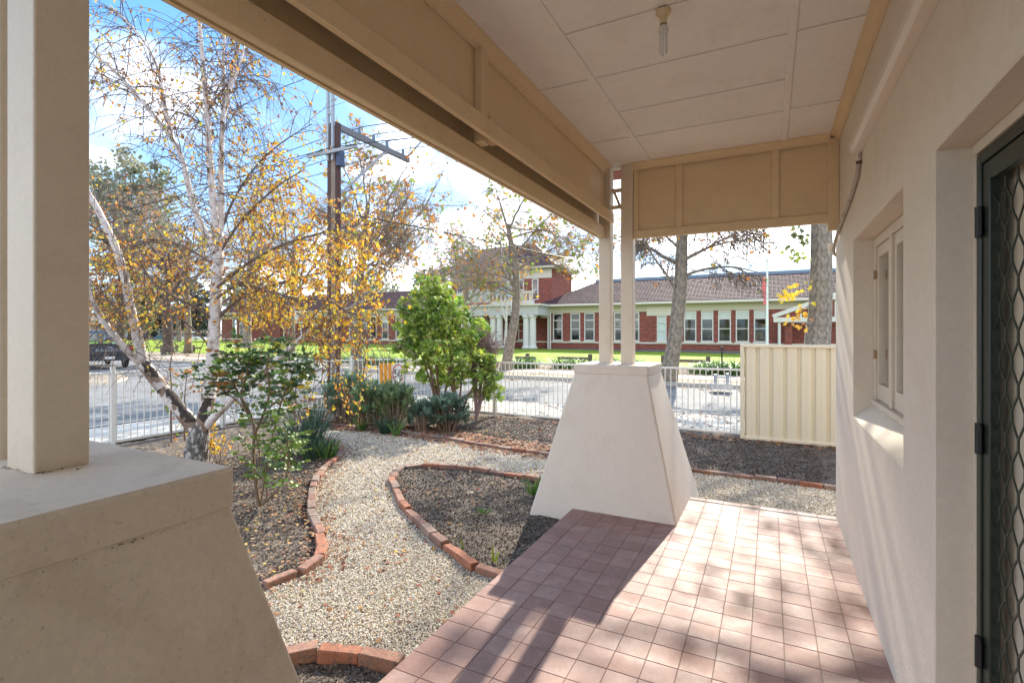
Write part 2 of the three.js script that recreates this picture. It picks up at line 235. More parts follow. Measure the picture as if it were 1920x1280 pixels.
{
  const p = thing('porch_pier', 'white rendered battered pier with twin posts at the far corner of the tiled porch', 'pier', [-1.34, 0, -5.0], 0, 'battered porch piers');
  part('body', pierBody(-0.35, 0.35, -0.327, 0.332, -0.25, 1.205, 0.25), M.pier, p);
  part('cap', loft([{ y: 1.2, x0: -0.352, x1: 0.352, z0: -0.33, z1: 0.335, r: 0.012 }, { y: 1.206, x0: -0.358, x1: 0.358, z0: -0.336, z1: 0.341, r: 0.014 }, { y: 1.28, x0: -0.358, x1: 0.358, z0: -0.336, z1: 0.341, r: 0.014 }, { y: 1.288, x0: -0.351, x1: 0.351, z0: -0.329, z1: 0.334, r: 0.012 }], true, 0.003), M.pier, p);
  part('post', postGeo(-0.185, -0.068, -0.045, 0.072, 1.285, CEIL), M.post, p);
  part('post', postGeo(0.036, 0.153, -0.045, 0.072, 1.285, CEIL), M.post, p);
  for (const s of [-0.11, 0.055]) part('lattice_rail', box(-0.068, 0.036, 2.93 + s, 2.965 + s, 0.0, 0.03), M.post, p);
  part('lattice_brace', (() => { const g = box(-0.012, 0.012, -0.11, 0.11, 0.004, 0.026); g.rotateZ(0.38); g.translate(-0.016, 2.92, 0); return g; })(), M.post, p);
  const q = thing('porch_pier', 'large beige rendered pier with broad cap and square post beside the gravel path', 'pier', [-1.6, 0, -0.4], 0, 'battered porch piers');
  part('body', pierBody(-0.496, 0.496, -0.356, 0.63, -0.25, 1.2, 0.245), M.pierOld, q);
  part('cap', loft([{ y: 1.196, x0: -0.492, x1: 0.492, z0: -0.352, z1: 0.63, r: 0.012 }, { y: 1.202, x0: -0.50, x1: 0.50, z0: -0.36, z1: 0.64, r: 0.015 }, { y: 1.281, x0: -0.50, x1: 0.50, z0: -0.36, z1: 0.64, r: 0.015 }, { y: 1.29, x0: -0.492, x1: 0.492, z0: -0.352, z1: 0.632, r: 0.012 }], true, 0.003), M.pierOld, q);
  part('post', postGeo(0.035, 0.168, -0.222, -0.118, 1.287, CEIL), M.post, q);
  part('post', postGeo(-0.195, -0.068, -0.250, -0.138, 1.287, CEIL), M.post, q);
}
{ // dirt lodged under the caps and in the corners of the piers
  const bit = new THREE.IcosahedronGeometry(0.5, 0), mat = S({ color: RGB(0.20, 0.14, 0.09), roughness: 1 });
  const crumbs = (name, n, place) => { const L = []; for (let k = 0; k < n; k++) { const [x, y, z] = place(k / n), s = 0.001 + Math.pow(rnd(), 5) * 0.0036, g = bit.clone(); g.scale(s * rr(0.8, 2.2), s * 0.7, s * rr(0.8, 2.2)); g.translate(x, y, z); L.push(g); } return merge(L); };
  const clus = (t) => fbm(t * 14, 3, 7, 3) > 0.5 || rnd() < 0.25;
  for (const [pier, x, z0, z1, y, xs] of [[scene.getObjectByName('porch_pier_001'), 0.4975, -0.35, 0.6, 1.1965, 0], [scene.getObjectByName('porch_pier'), 0.352, -0.32, 0.33, 1.2005, 0]]) {
    part('grime', crumbs('g', 150, () => { let t = rnd(); while (!clus(t)) t = rnd(); return [x + rr(-0.001, 0.003), y + rr(-0.004, 0.002), lerp(z0, z1, t)]; }), mat, pier, 'stuff');
  }
  part('grime', crumbs('g', 90, () => { const k = rnd(); return k < 0.5 ? [rr(0.03, 0.17), 1.2915, -0.118 + Math.abs(rr(-0.012, 0.012))] : [0.168 + Math.abs(rr(-0.05, 0.05)) * rnd(), 1.2912, rr(-0.23, -0.11)]; }), mat, scene.getObjectByName('porch_pier_001'), 'stuff');
}
{ // roof over the porch: ceiling, beams, frieze panels
  const roof = thing('porch_roof', 'tan timber porch roof with off white battened ceiling and panelled frieze', 'porch roof', [0, 0, 0]);
  const ZN = 2.4, xs = [-1.46, -1.025, 0.108, 0.56];
  const zs = [-5.06, -4.26, -3.735, -3.17, -2.63, -2.09, -1.55, -1.01, -0.47, 0.07, 0.61, 1.15, 1.69, ZN], zw = [-5.06, -4.245, -3.165, -2.085, -1.005, 0.075, 1.155, ZN];
  const cols = [[xs[0], xs[1], zw], [xs[1], xs[2], zs], [xs[2], xs[3], zw]];
  for (const [a, b, zz] of cols) for (let k = 0; k + 1 < zz.length; k++) part('ceiling_panel', rbox(a + 0.001, b - 0.001, CEIL, CEIL + 0.006, zz[k] + 0.001, zz[k + 1] - 0.001, 0.0015), M.ceiling, roof);
  for (const x of [xs[1], xs[2]]) part('ceiling_batten', rbox(x - 0.022, x + 0.022, CEIL - 0.009, CEIL - 0.001, -5.02, ZN, 0.003), M.ceiling, roof);
  for (const [a, b, zz] of cols) for (let k = 1; k + 1 < zz.length; k++) part('ceiling_batten', rbox(a + 0.024, b - 0.024, CEIL - 0.007, CEIL - 0.001, zz[k] - 0.011, zz[k] + 0.011, 0.003), M.ceiling, roof);
  const scotia = (w, h) => { const s = new THREE.Shape(); s.moveTo(0, 0); s.lineTo(w, 0); s.lineTo(w, -0.008); s.quadraticCurveTo(w * 0.25, -h * 0.25, 0.008, -h); s.lineTo(0, -h); s.closePath(); return s; };
  const run = (len, w = 0.072, h = 0.068) => new THREE.ExtrudeGeometry(scotia(w, h), { depth: len, bevelEnabled: false, curveSegments: 6 });
  { const g = run(ZN + 4.93); g.translate(-1.458, CEIL - 0.0005, -4.93); part('cornice', tri(g), M.tan, roof); }
  { const g = run(ZN + 4.95, 0.066, 0.06); g.scale(-1, 1, 1); g.translate(WX - 0.001, CEIL - 0.0005, -4.95); const q = tri(g); const ix = []; for (let i = 0; i < q.attributes.position.count; i += 3) ix.push(i, i + 2, i + 1); q.setIndex(ix); const r = q.toNonIndexed(); r.computeVertexNormals(); part('cornice', r, M.tan, roof); }
  { const g = run(1.19 + WX - 0.06, 0.06, 0.062); g.rotateY(-Math.PI / 2); g.scale(1, 1, 1); g.translate(0.445, CEIL - 0.0006, -4.952); part('cornice', tri(g), M.tan, roof); }
  // street side: recessed outer board, inner panel, stud, rail and lower plank
  part('outer_board', box(-1.575, -1.555, 2.56, CEIL, -5.08, ZN), M.tan, roof);
  part('frieze_panel', box(-1.476, -1.46, 2.735, CEIL, -4.92, ZN), M.tan, roof);
  part('rail', rbox(-1.398, -1.368, 2.668, 2.765, -4.925, ZN, 0.004), M.tan, roof);
  part('lower_beam', rbox(-1.497, -1.459, 2.532, 2.642, -4.925, ZN, 0.004), M.tan, roof);
  for (const z of [-2.49, -0.35, 1.6]) { part('stud', rbox(-1.4585, -1.412, 2.646, CEIL - 0.07, z - 0.005, z + 0.075, 0.003), M.tan, roof); part('packing_block', rbox(-1.4585, -1.399, 2.685, 2.815, z - 0.115, z - 0.006, 0.003), M.tan, roof); }
  // end frieze
  const Z1 = -4.97;
  part('frieze_panel', box(-1.187, 0.495, 2.56, CEIL, Z1 - 0.016, Z1), M.tan, roof);
  part('frieze_rail', rbox(-1.186, 0.50, 2.505, 2.583, Z1 - 0.02, Z1 + 0.02, 0.003), M.tan, roof);
  for (const [a, b] of [[-1.185, -1.135], [-0.787, -0.728], [0.012, 0.072]]) part('frieze_stile', rbox(a, b, 2.584, CEIL - 0.03, Z1 + 0.0005, Z1 + 0.019, 0.003), M.tan, roof);
  part('frieze_stile', rbox(0.428, 0.508, 2.44, CEIL - 0.03, Z1 - 0.03, Z1 + 0.026, 0.003), M.tan, roof);
  { const L = []; const nail = (x, y, z, ax) => { const g = new THREE.CylinderGeometry(0.0032, 0.0032, 0.0012, 8); if (ax === 'x') g.rotateZ(Math.PI / 2); else if (ax === 'z') g.rotateX(Math.PI / 2); g.translate(x, y, z); L.push(g); };
    for (let z = -4.8; z < 0; z += 0.6) for (const y of [2.69, 2.742]) nail(-1.3678, y + rr(-0.004, 0.004), z + rr(-0.02, 0.02), 'x'); for (let z = -4.7; z < 0; z += 0.45) nail(-1.4588, 2.57 + rr(-0.01, 0.04), z + rr(-0.1, 0.1), 'x');
    for (let x = -1.1; x < 0.45; x += 0.3) nail(x + rr(-0.05, 0.05), 2.545 + rr(-0.012, 0.012), Z1 + 0.0202, 'z'); for (const x of xs.slice(1, 3)) for (let z = -4.9; z < 0; z += 0.4) nail(x + rr(-0.004, 0.004), CEIL - 0.0092, z, 'y');
    part('nail_heads', merge(L), S({ color: RGB(0.45, 0.33, 0.20), roughness: 0.6 }), roof, 'stuff'); }
  // the roof itself, hipped low over the porch
  const rf = extr([[-2.05, 3.34], [-2.05, 3.42], [1.2, 4.75], [1.2, 3.34]], 8.2); rf.translate(0, 0, -5.75); part('roof_cover', tri(rf), S({ color: RGB(0.30, 0.12, 0.09), roughness: 0.8 }), roof);
}
{ // bare lamp in a batten holder
  const l = thing('ceiling_lamp', 'bare compact fluorescent lamp in a cream batten holder under the porch ceiling', 'lamp', [-0.48, CEIL - 0.008, -2.64]);
  const L = (pts) => new THREE.LatheGeometry(pts.map(([r, y]) => new THREE.Vector2(r, y)), 24);
  part('holder', L([[0, 0], [0.036, 0], [0.037, -0.006], [0.034, -0.020], [0.024, -0.030], [0.0185, -0.033], [0.0175, -0.068], [0.016, -0.070], [0, -0.070]]), S({ color: RGB(0.70, 0.56, 0.33), roughness: 0.4 }), l);
  part('gasket', new THREE.TorusGeometry(0.0155, 0.0022, 6, 20).rotateX(Math.PI / 2).translate(0, -0.072, 0), M.black, l);
  part('ballast', L([[0, -0.073], [0.015, -0.073], [0.018, -0.082], [0.025, -0.092], [0.026, -0.108], [0.022, -0.114], [0, -0.114]]), S({ color: RGB(0.70, 0.66, 0.58), roughness: 0.35 }), l);
  for (let k = 0; k < 3; k++) { const a = k * 2.094 + 0.3, c = Math.cos(a), s = Math.sin(a), pts = []; for (const [t, y] of [[-1, -0.112], [-1, -0.16], [-1, -0.212], [-0.6, -0.221], [0, -0.224], [0.6, -0.221], [1, -0.212], [1, -0.16], [1, -0.112]]) pts.push(V(c * 0.0125 - s * t * 0.0085, y, s * 0.0125 + c * t * 0.0085)); part('tube', new THREE.TubeGeometry(new THREE.CatmullRomCurve3(pts), 20, 0.0052, 8), P({ color: RGB(0.8, 0.78, 0.74), roughness: 0.3 }), l); }
}
// ================================================================ the house
const house = thing('house', 'cream rendered house wall with casement window and dark green security door', 'house', [0, 0, 0]);
{
  const wz0 = -5.2, wz1 = 3.2, wx1 = WX + 0.27;
  const s = poly([[-wz1, -0.25], [-wz0, -0.25], [-wz0, CEIL + 0.3], [-wz1, CEIL + 0.3]]);
  s.holes.push(poly([[2.707, 1.02], [2.707, 2.226], [4.18, 2.226], [4.18, 1.02]]));
  s.holes.push(poly([[1.28, 0.004], [1.28, 2.228], [2.24, 2.228], [2.24, 0.004]]));
  part('wall', extrudeYZ(s, WX, wx1, 0.004), M.wall, house);
  part('wall', box(wx1 + 0.001, 7.5, -0.25, CEIL + 0.3, wz0 + 0.003, wz0 + 0.27), M.wall, house);
  part('wall', box(7.22, 7.49, -0.25, CEIL + 0.3, wz0 + 0.275, wz1 - 0.003), M.wall, house);
  part('wall', box(wx1 + 0.002, 7.21, -0.25, CEIL + 0.3, wz1 - 0.27, wz1 - 0.004), M.wall, house);
  part('room_floor', box(wx1 + 0.003, 7.2, -0.2, -0.02, wz0 + 0.28, wz1 - 0.28), S({ color: RGB(0.2, 0.13, 0.08) }), house);
  part('room_ceiling', box(wx1 + 0.003, 7.2, 3.0, 3.08, wz0 + 0.28, wz1 - 0.28), S({ color: RGB(0.6, 0.57, 0.5) }), house);
  const rf = extr([[WX - 0.5, CEIL + 0.42], [4, 5.6], [8, CEIL + 0.35], [8, CEIL + 0.31], [WX + 0.28, CEIL + 0.31]], 9.2); rf.translate(0, 0, -5.9); part('roof', tri(rf), S({ color: RGB(0.30, 0.12, 0.09) }), house);
  // window: plastered sill, frame, two sashes in view
  const w = partGroup('window', house), X = 0.625;
  const sill = extr([[WX + 0.003, 1.012], [X + 0.02, 1.012], [X + 0.02, 1.118], [X - 0.004, 1.112], [WX + 0.003, 1.022]], 1.469); sill.translate(0, 0, -4.178); part('sill', tri(sill), M.wall, w);
  part('frame', merge([rbox(X, X + 0.09, 1.12, 2.224, -4.178, -4.128), rbox(X, X + 0.09, 1.12, 2.224, -2.762, -2.712), rbox(X, X + 0.09, 2.165, 2.224, -4.127, -2.763), rbox(X - 0.022, X + 0.09, 1.119, 1.152, -4.127, -2.763, 0.004), rbox(X - 0.004, X + 0.085, 1.153, 2.164, -3.665, -3.600), rbox(X - 0.004, X + 0.085, 1.153, 2.164, -3.23, -3.165)]), M.cream, w);
  for (const [a, b] of [[-4.126, -3.667], [-3.598, -3.232], [-3.163, -2.764]]) {
    const sash = part('sash', merge([rbox(X + 0.012, X + 0.05, 1.155, 2.162, a + 0.003, a + 0.052, 0.003), rbox(X + 0.012, X + 0.05, 1.155, 2.162, b - 0.052, b - 0.003, 0.003), rbox(X + 0.012, X + 0.05, 2.09, 2.162, a + 0.053, b - 0.053, 0.003), rbox(X + 0.012, X + 0.05, 1.155, 1.26, a + 0.053, b - 0.053, 0.003)]), M.cream, w);
    part('pane', box(X + 0.03, X + 0.033, 1.258, 2.092, a + 0.05, b - 0.05), M.glass, sash);
  }
  for (const y of [1.42, 1.95]) part('hinge', merge([cyl(V(X - 0.003, y, -4.124), V(X - 0.003, y + 0.06, -4.124), 0.005), rbox(X - 0.003, X + 0.011, y + 0.004, y + 0.056, -4.123, -4.112, 0.001)]), S({ color: RGB(0.35, 0.22, 0.12), roughness: 0.6 }), w);
  // conduit duct on the wall is a thing of its own (below); doors:
  const d = partGroup('security_door', house), DX = 0.612;
  part('jamb', merge([rbox(DX, DX + 0.13, 0.006, 2.19, -2.2385, -2.2185, 0.002), rbox(DX - 0.002, DX + 0.13, 2.19, 2.2265, -2.2385, -1.2815, 0.002), rbox(DX, DX + 0.13, 0.006, 2.19, -1.302, -1.2815, 0.002)]), M.cream, d);
  part('outer_frame', merge([rbox(DX + 0.004, DX + 0.042, 0.008, 2.188, -2.218, -2.186, 0.003), rbox(DX + 0.004, DX + 0.042, 2.150, 2.188, -2.185, -1.336, 0.003), rbox(DX + 0.004, DX + 0.042, 0.008, 2.188, -1.335, -1.303, 0.003)]), M.darkGreen, d);
  part('leaf_frame', merge([rbox(DX + 0.010, DX + 0.038, 0.012, 2.147, -2.183, -2.128, 0.003), rbox(DX + 0.010, DX + 0.038, 2.085, 2.147, -2.127, -1.394, 0.003), rbox(DX + 0.010, DX + 0.038, 0.012, 0.09, -2.127, -1.394, 0.003), rbox(DX + 0.010, DX + 0.038, 0.012, 2.147, -1.393, -1.338, 0.003)]), M.darkGreen, d);
  // wavy grille bars: neighbours lean apart and touch in turn, leaving long diamonds
  const pitch = 0.0435, n = 17, per = 0.168;
  const bar = (ph) => { const A = pitch * 0.46, prof = []; for (let k = 0; k <= 14 * 4; k++) { const q = k % 4, y = 0.088 + Math.floor(k / 4) * per * 0.93 + [0, 0.2, 0.5, 0.7][q] * per * 0.93, sg = (q < 2 ? 1 : -1) * ph; if (y < 2.088) prof.push([y, sg * A]); }
    const g = []; const pos = [], idx = []; prof.forEach(([y, z]) => { for (const [dx, dz] of [[-0.0018, -0.004], [0.0018, -0.004], [0.0018, 0.004], [-0.0018, 0.004]]) pos.push(dx, y, z + dz); }); for (let k = 0; k + 1 < prof.length; k++) for (let s = 0; s < 4; s++) { const a = k * 4 + s, b = k * 4 + (s + 1) % 4; idx.push(a, a + 4, b, b, a + 4, b + 4); }
    const q = new THREE.BufferGeometry(); q.setAttribute('position', new THREE.Float32BufferAttribute(pos, 3)); q.setIndex(idx); const o = tri(q); o.computeVertexNormals(); return o; };
  const bars = [bar(1), bar(-1)];
  for (let k = 0; k < n; k++) part('grille_bar', bars[k % 2], M.darkGreen, d).position.set(DX + 0.024, 0, -2.112 + k * pitch);
  for (const y of [0.55, 1.96, 1.25]) part('hinge', merge([cyl(V(DX + 0.001, y - 0.05, -2.187), V(DX + 0.001, y + 0.05, -2.187), 0.011, 0.011, 12), rbox(DX - 0.002, DX + 0.0035, y - 0.045, y + 0.045, -2.21, -2.165, 0.001)]), M.black, d);
  const door = part('front_door', merge([rbox(0.686, 0.724, 0.008, 2.188, -2.216, -1.305), rbox(0.680, 0.6855, 0.1, 0.9, -2.1, -1.42), rbox(0.680, 0.6855, 1.0, 2.06, -2.1, -1.42)]), S({ color: RGB(0.78, 0.68, 0.52), roughness: 0.5 }), d);
}
{ // pleated curtain inside the window
  const pos = [], idx = [], N = 120; for (let i = 0; i <= N; i++) { const z = lerp(-4.25, -2.6, i / N), x = 0.83 + Math.sin(i * 0.95) * 0.022 + Math.sin(i * 0.37) * 0.012; pos.push(x, 0.95, z, x + 0.006 * Math.sin(i), 2.35, z); if (i < N) { const a = i * 2; idx.push(a, a + 1, a + 2, a + 1, a + 3, a + 2); } }
  const g = new THREE.BufferGeometry(); g.setAttribute('position', new THREE.Float32BufferAttribute(pos, 3)); g.setIndex(idx); g.computeVertexNormals();
  single('curtain', tri(g).clone(), P({ color: RGB(0.42, 0.34, 0.25), roughness: 1, transmission: 0.2, thickness: 0 }), 'grey brown pleated curtain hanging behind the casement window', 'curtain').geometry.computeVertexNormals();
}
{ // cable duct with flexible conduit
  const c = thing('cable_duct', 'cream plastic cable duct with flexible conduit running along the porch wall', 'cable duct', [0, 0, 0]);
  const prof = [[WX - 0.0008, 2.716], [WX - 0.046, 2.716], [WX - 0.064, 2.735], [WX - 0.064, 2.772], [WX - 0.05, 2.79], [WX - 0.0008, 2.79]];
  const g = extr(prof, 5.4, 0); g.translate(0, 0, -3.795); part('duct', tri(g), M.plastic, c);
  const prof2 = prof.map(([x, y]) => [x < WX - 0.01 ? x - 0.004 : x, y + (y > 2.75 ? 0.004 : -0.004)]), h = extr(prof2, 0.46, 0); h.translate(0, 0, -2.24); part('joiner_cover', tri(h), M.plastic, c);
  const e = extr(prof2, 0.014, 0); e.translate(0, 0, -3.806); part('end_cap', tri(e), M.plastic, c);
  const cx = WX - 0.016, pts = [V(cx, 2.72, -3.795), V(cx, 2.66, -3.80), V(cx, 2.60, -3.86), V(cx, 2.55, -4.02), V(cx, 2.50, -4.28), V(cx, 2.46, -4.55), V(cx, 2.42, -4.83), V(cx, 2.37, -5.06), V(cx, 2.33, -5.17), V(cx + 0.01, 2.27, -5.215), V(cx + 0.1, 2.22, -5.217)];
  part('conduit', new THREE.TubeGeometry(new THREE.CatmullRomCurve3(pts), 60, 0.0125, 10), M.conduit, c);
  part('ferrule', cyl(V(cx, 2.718, -3.797), V(cx, 2.665, -3.80), 0.015), M.plastic, c);
  part('ferrule', cyl(V(cx, 2.664, -3.80), V(cx, 2.648, -3.806), 0.0165), S({ color: RGB(0.13, 0.06, 0.04) }), c);
  for (const k of [0.30, 0.47, 0.64, 0.82]) { const q = new THREE.CatmullRomCurve3(pts), a = q.getPointAt(k), t = q.getTangentAt(k); part('saddle_clip', cyl(a.clone().addScaledVector(t, -0.005), a.clone().addScaledVector(t, 0.005), 0.0148), S({ color: RGB(0.3, 0.22, 0.16), roughness: 0.5 }), c); }
  part('junction_fitting', loft([{ y: 2.29, x0: 0.455, x1: 0.505, z0: -5.26, z1: -5.205, r: 0.012 }, { y: 2.37, x0: 0.455, x1: 0.505, z0: -5.26, z1: -5.205, r: 0.012 }]), M.whiteMetal, c);
}

// ================================================================ the garden
const soilMap = tex(512, (x, y) => { const a = fbm(x * 8, y * 8, 41, 5, 8), b = fbm(x * 70, y * 70, 43, 3, 70), c = sstep(0.66, 0.74, fbm(x * 110, y * 110, 47, 2, 110)); const k = 84 + (a - 0.5) * 60 + (b - 0.5) * 70; return [k + 6 + c * 60, k - 4 + c * 52, k - 13 + c * 38]; });
const soilBump = grey(512, (x, y) => 0.5 * fbm(x * 60, y * 60, 43, 4, 60) + 0.5 * fbm(x * 16, y * 16, 44, 3, 16));
const concreteMap = tex(512, (x, y) => { const a = fbm(x * 5, y * 5, 51, 5, 5), b = fbm(x * 90, y * 90, 53, 2, 90); const k = 190 + (a - 0.5) * 46 + (b - 0.5) * 40; return [k, k - 5, k - 14]; });
const asphaltMap = tex(512, (x, y) => { const a = fbm(x * 6, y * 6, 61, 5, 6), b = fbm(x * 110, y * 110, 63, 2, 110), c = sstep(0.62, 0.68, fbm(x * 4, y * 4, 66, 4, 4)); const k = 116 + (a - 0.5) * 40 + (b - 0.5) * 60 - c * 14; return [k + 1, k, k - 2]; });
const grassMap = tex(512, (x, y) => { const a = fbm(x * 12, y * 12, 71, 4, 12), b = fbm(x * 90, y * 90, 73, 3, 90), d = sstep(0.6, 0.75, fbm(x * 5, y * 5, 77, 4, 5)); return [128 + (a - 0.5) * 50 + (b - 0.5) * 60 + d * 16, 150 + (a - 0.5) * 40 + (b - 0.5) * 60 + d * 4, 22 + (b - 0.5) * 26]; });
const brickNoise = tex(256, (x, y) => { const a = fbm(x * 6, y * 6, 81, 4, 6), b = fbm(x * 50, y * 50, 83, 3, 50), w = sstep(0.6, 0.72, fbm(x * 9, y * 9, 87, 4, 9)); const k = 215 + (a - 0.5) * 70 + (b - 0.5) * 60; return [k - w * 40, k - w * 22, k - w * 12]; });
const MG = {
  soil: S({ map: again(soilMap, 1.1), bumpMap: again(soilBump, 1.1), bumpScale: 0.02, roughness: 1 }),
  gravel: S({ map: again(tex(512, (x, y) => { const b = fbm(x * 90, y * 90, 93, 2, 90), c = fbm(x * 50, y * 50, 95, 2, 50); const k = 120 + b * 130; return [k, k - 8 - c * 20, k - 24 - c * 36]; }), 1.5), bumpMap: again(soilBump, 2), bumpScale: 0.012, roughness: 1 }),
  concrete: S({ map: again(concreteMap, 0.6), bumpMap: again(fineBump, 1), bumpScale: 0.002, roughness: 0.9 }),
  asphalt: S({ map: again(asphaltMap, 0.35), bumpMap: again(fineBump, 1.2), bumpScale: 0.004, roughness: 0.88 }),
  grass: S({ map: again(grassMap, 0.25), bumpMap: again(soilBump, 0.8), bumpScale: 0.05, roughness: 0.9 }),
};
const inside = (p, x, z) => { let c = false; for (let i = 0, j = p.length - 1; i < p.length; j = i++) if ((p[i][1] > z) !== (p[j][1] > z) && x < (p[j][0] - p[i][0]) * (z - p[i][1]) / (p[j][1] - p[i][1]) + p[i][0]) c = !c; return c; };
const line = (px, y = -0.055) => px.map(([u, v]) => { const q = onY(u, v, y); return V(q.x, 0, q.z); });
const smooth = (pts, n) => new THREE.CatmullRomCurve3(pts, false, 'centripetal').getSpacedPoints(n);
const eL = line([[495, 1086], [526, 1073], [568, 1058], [594, 1040], [602, 1016], [599, 993], [588, 959], [584, 931], [588, 903], [599, 883], [616, 866], [633, 853], [639, 841], [630, 829], [612, 819]]);
const eC = line([[942, 1071], [884, 1050], [862, 1033], [823, 1004], [788, 974], [757, 941], [742, 912], [735, 894], [741, 881], [757, 872], [792, 868], [844, 871], [888, 874], [936, 882], [980, 888], [1013, 894], [1080, 905]]);
const eT = line([[604, 790], [660, 796], [741, 804], [822, 815], [910, 830], [1030, 846], [1180, 862], [1290, 875], [1400, 887], [1480, 897], [1563, 908], [1640, 918]]);
const eN = line([[500, 1232], [563, 1217], [654, 1218], [722, 1232], [752, 1240]]);
const xz = (a) => a.map((q) => [q.x, q.z]);
const sL = smooth(eL, 60), sC = smooth(eC, 70), sT = smooth(eT, 60), sN = smooth(eN, 16);
const bedC = [...xz(sC), [-1.6, -5.2], [-1.6, sC[0].z]];
const pathPoly = [[-1.6, sN[16].z], ...xz(sN).reverse(), [-2.9, -1.5], ...xz(sL), [sT[0].x - 0.3, sT[0].z], ...xz(sT), [4.5, sT[60].z], [4.5, -5.16], [-1.6, -5.16]];
const inPath = (x, z) => inside(pathPoly, x, z) && !inside(bedC, x, z);
{
  const x0 = -8.9, x1 = 4.6, z0 = -9.25, z1 = 2.2, st = 0.045, nx = Math.round((x1 - x0) / st), nz = Math.round((z1 - z0) / st), pos = [], uv = [], idx = [];
  for (let j = 0; j <= nz; j++) for (let i = 0; i <= nx; i++) {
    const x = x0 + i * st, z = z0 + j * st, pth = inPath(x, z), pc = x > -1.62 && z > -5.2;
    let y = G - 0.012 + (fbm(x * 1.3, z * 1.3, 3, 3) - 0.5) * 0.05 + (fbm(x * 9, z * 9, 5, 3) - 0.5) * 0.035;
    if (pth) y = -0.19; if (pc) y = -0.3;
    pos.push(x, y, z); uv.push(x, z);
  }
  for (let j = 0; j < nz; j++) for (let i = 0; i < nx; i++) { const a = j * (nx + 1) + i, b = a + nx + 1; idx.push(a, b, a + 1, a + 1, b, b + 1); }
  const g = new THREE.BufferGeometry(); g.setAttribute('position', new THREE.Float32BufferAttribute(pos, 3)); g.setAttribute('uv', new THREE.Float32BufferAttribute(uv, 2)); g.setIndex(idx); g.computeVertexNormals();
  struct('garden_soil', g, MG.soil);
  const sh = new THREE.ShapeGeometry(poly(pathPoly.map(([x, z]) => [x, -z]))); sh.rotateX(-Math.PI / 2); sh.translate(0, -0.128, 0);
  struct('gravel_path', tri(sh), MG.gravel);
}
function scatter(name, geo, mat, n, place, label, cat) { // loose matter that nobody could count
  const list = []; for (let k = 0; k < n * 24 && list.length < n; k++) { const q = place(); if (q) list.push(q); }
  const m = new THREE.InstancedMesh(geo, mat, list.length), o = new THREE.Object3D(); m.name = numbered(name);
  list.forEach((q, i) => { o.position.copy(q.p); o.rotation.set(...q.r); o.scale.set(...q.s); o.updateMatrix(); m.setMatrixAt(i, o.matrix); m.setColorAt(i, q.c); });
  m.castShadow = m.receiveShadow = true; scene.add(m); return tag(m, label, cat, null, 'stuff');
}
const pebbleGeo = (() => { const g = mergeVertices(new THREE.IcosahedronGeometry(0.5, 0).deleteAttribute('uv').deleteAttribute('normal')), p = g.attributes.position; for (let i = 0; i < p.count; i++) p.setXYZ(i, p.getX(i) * rr(0.8, 1.15), p.getY(i) * rr(0.6, 0.95), p.getZ(i) * rr(0.8, 1.15)); g.computeVertexNormals(); return g; })();
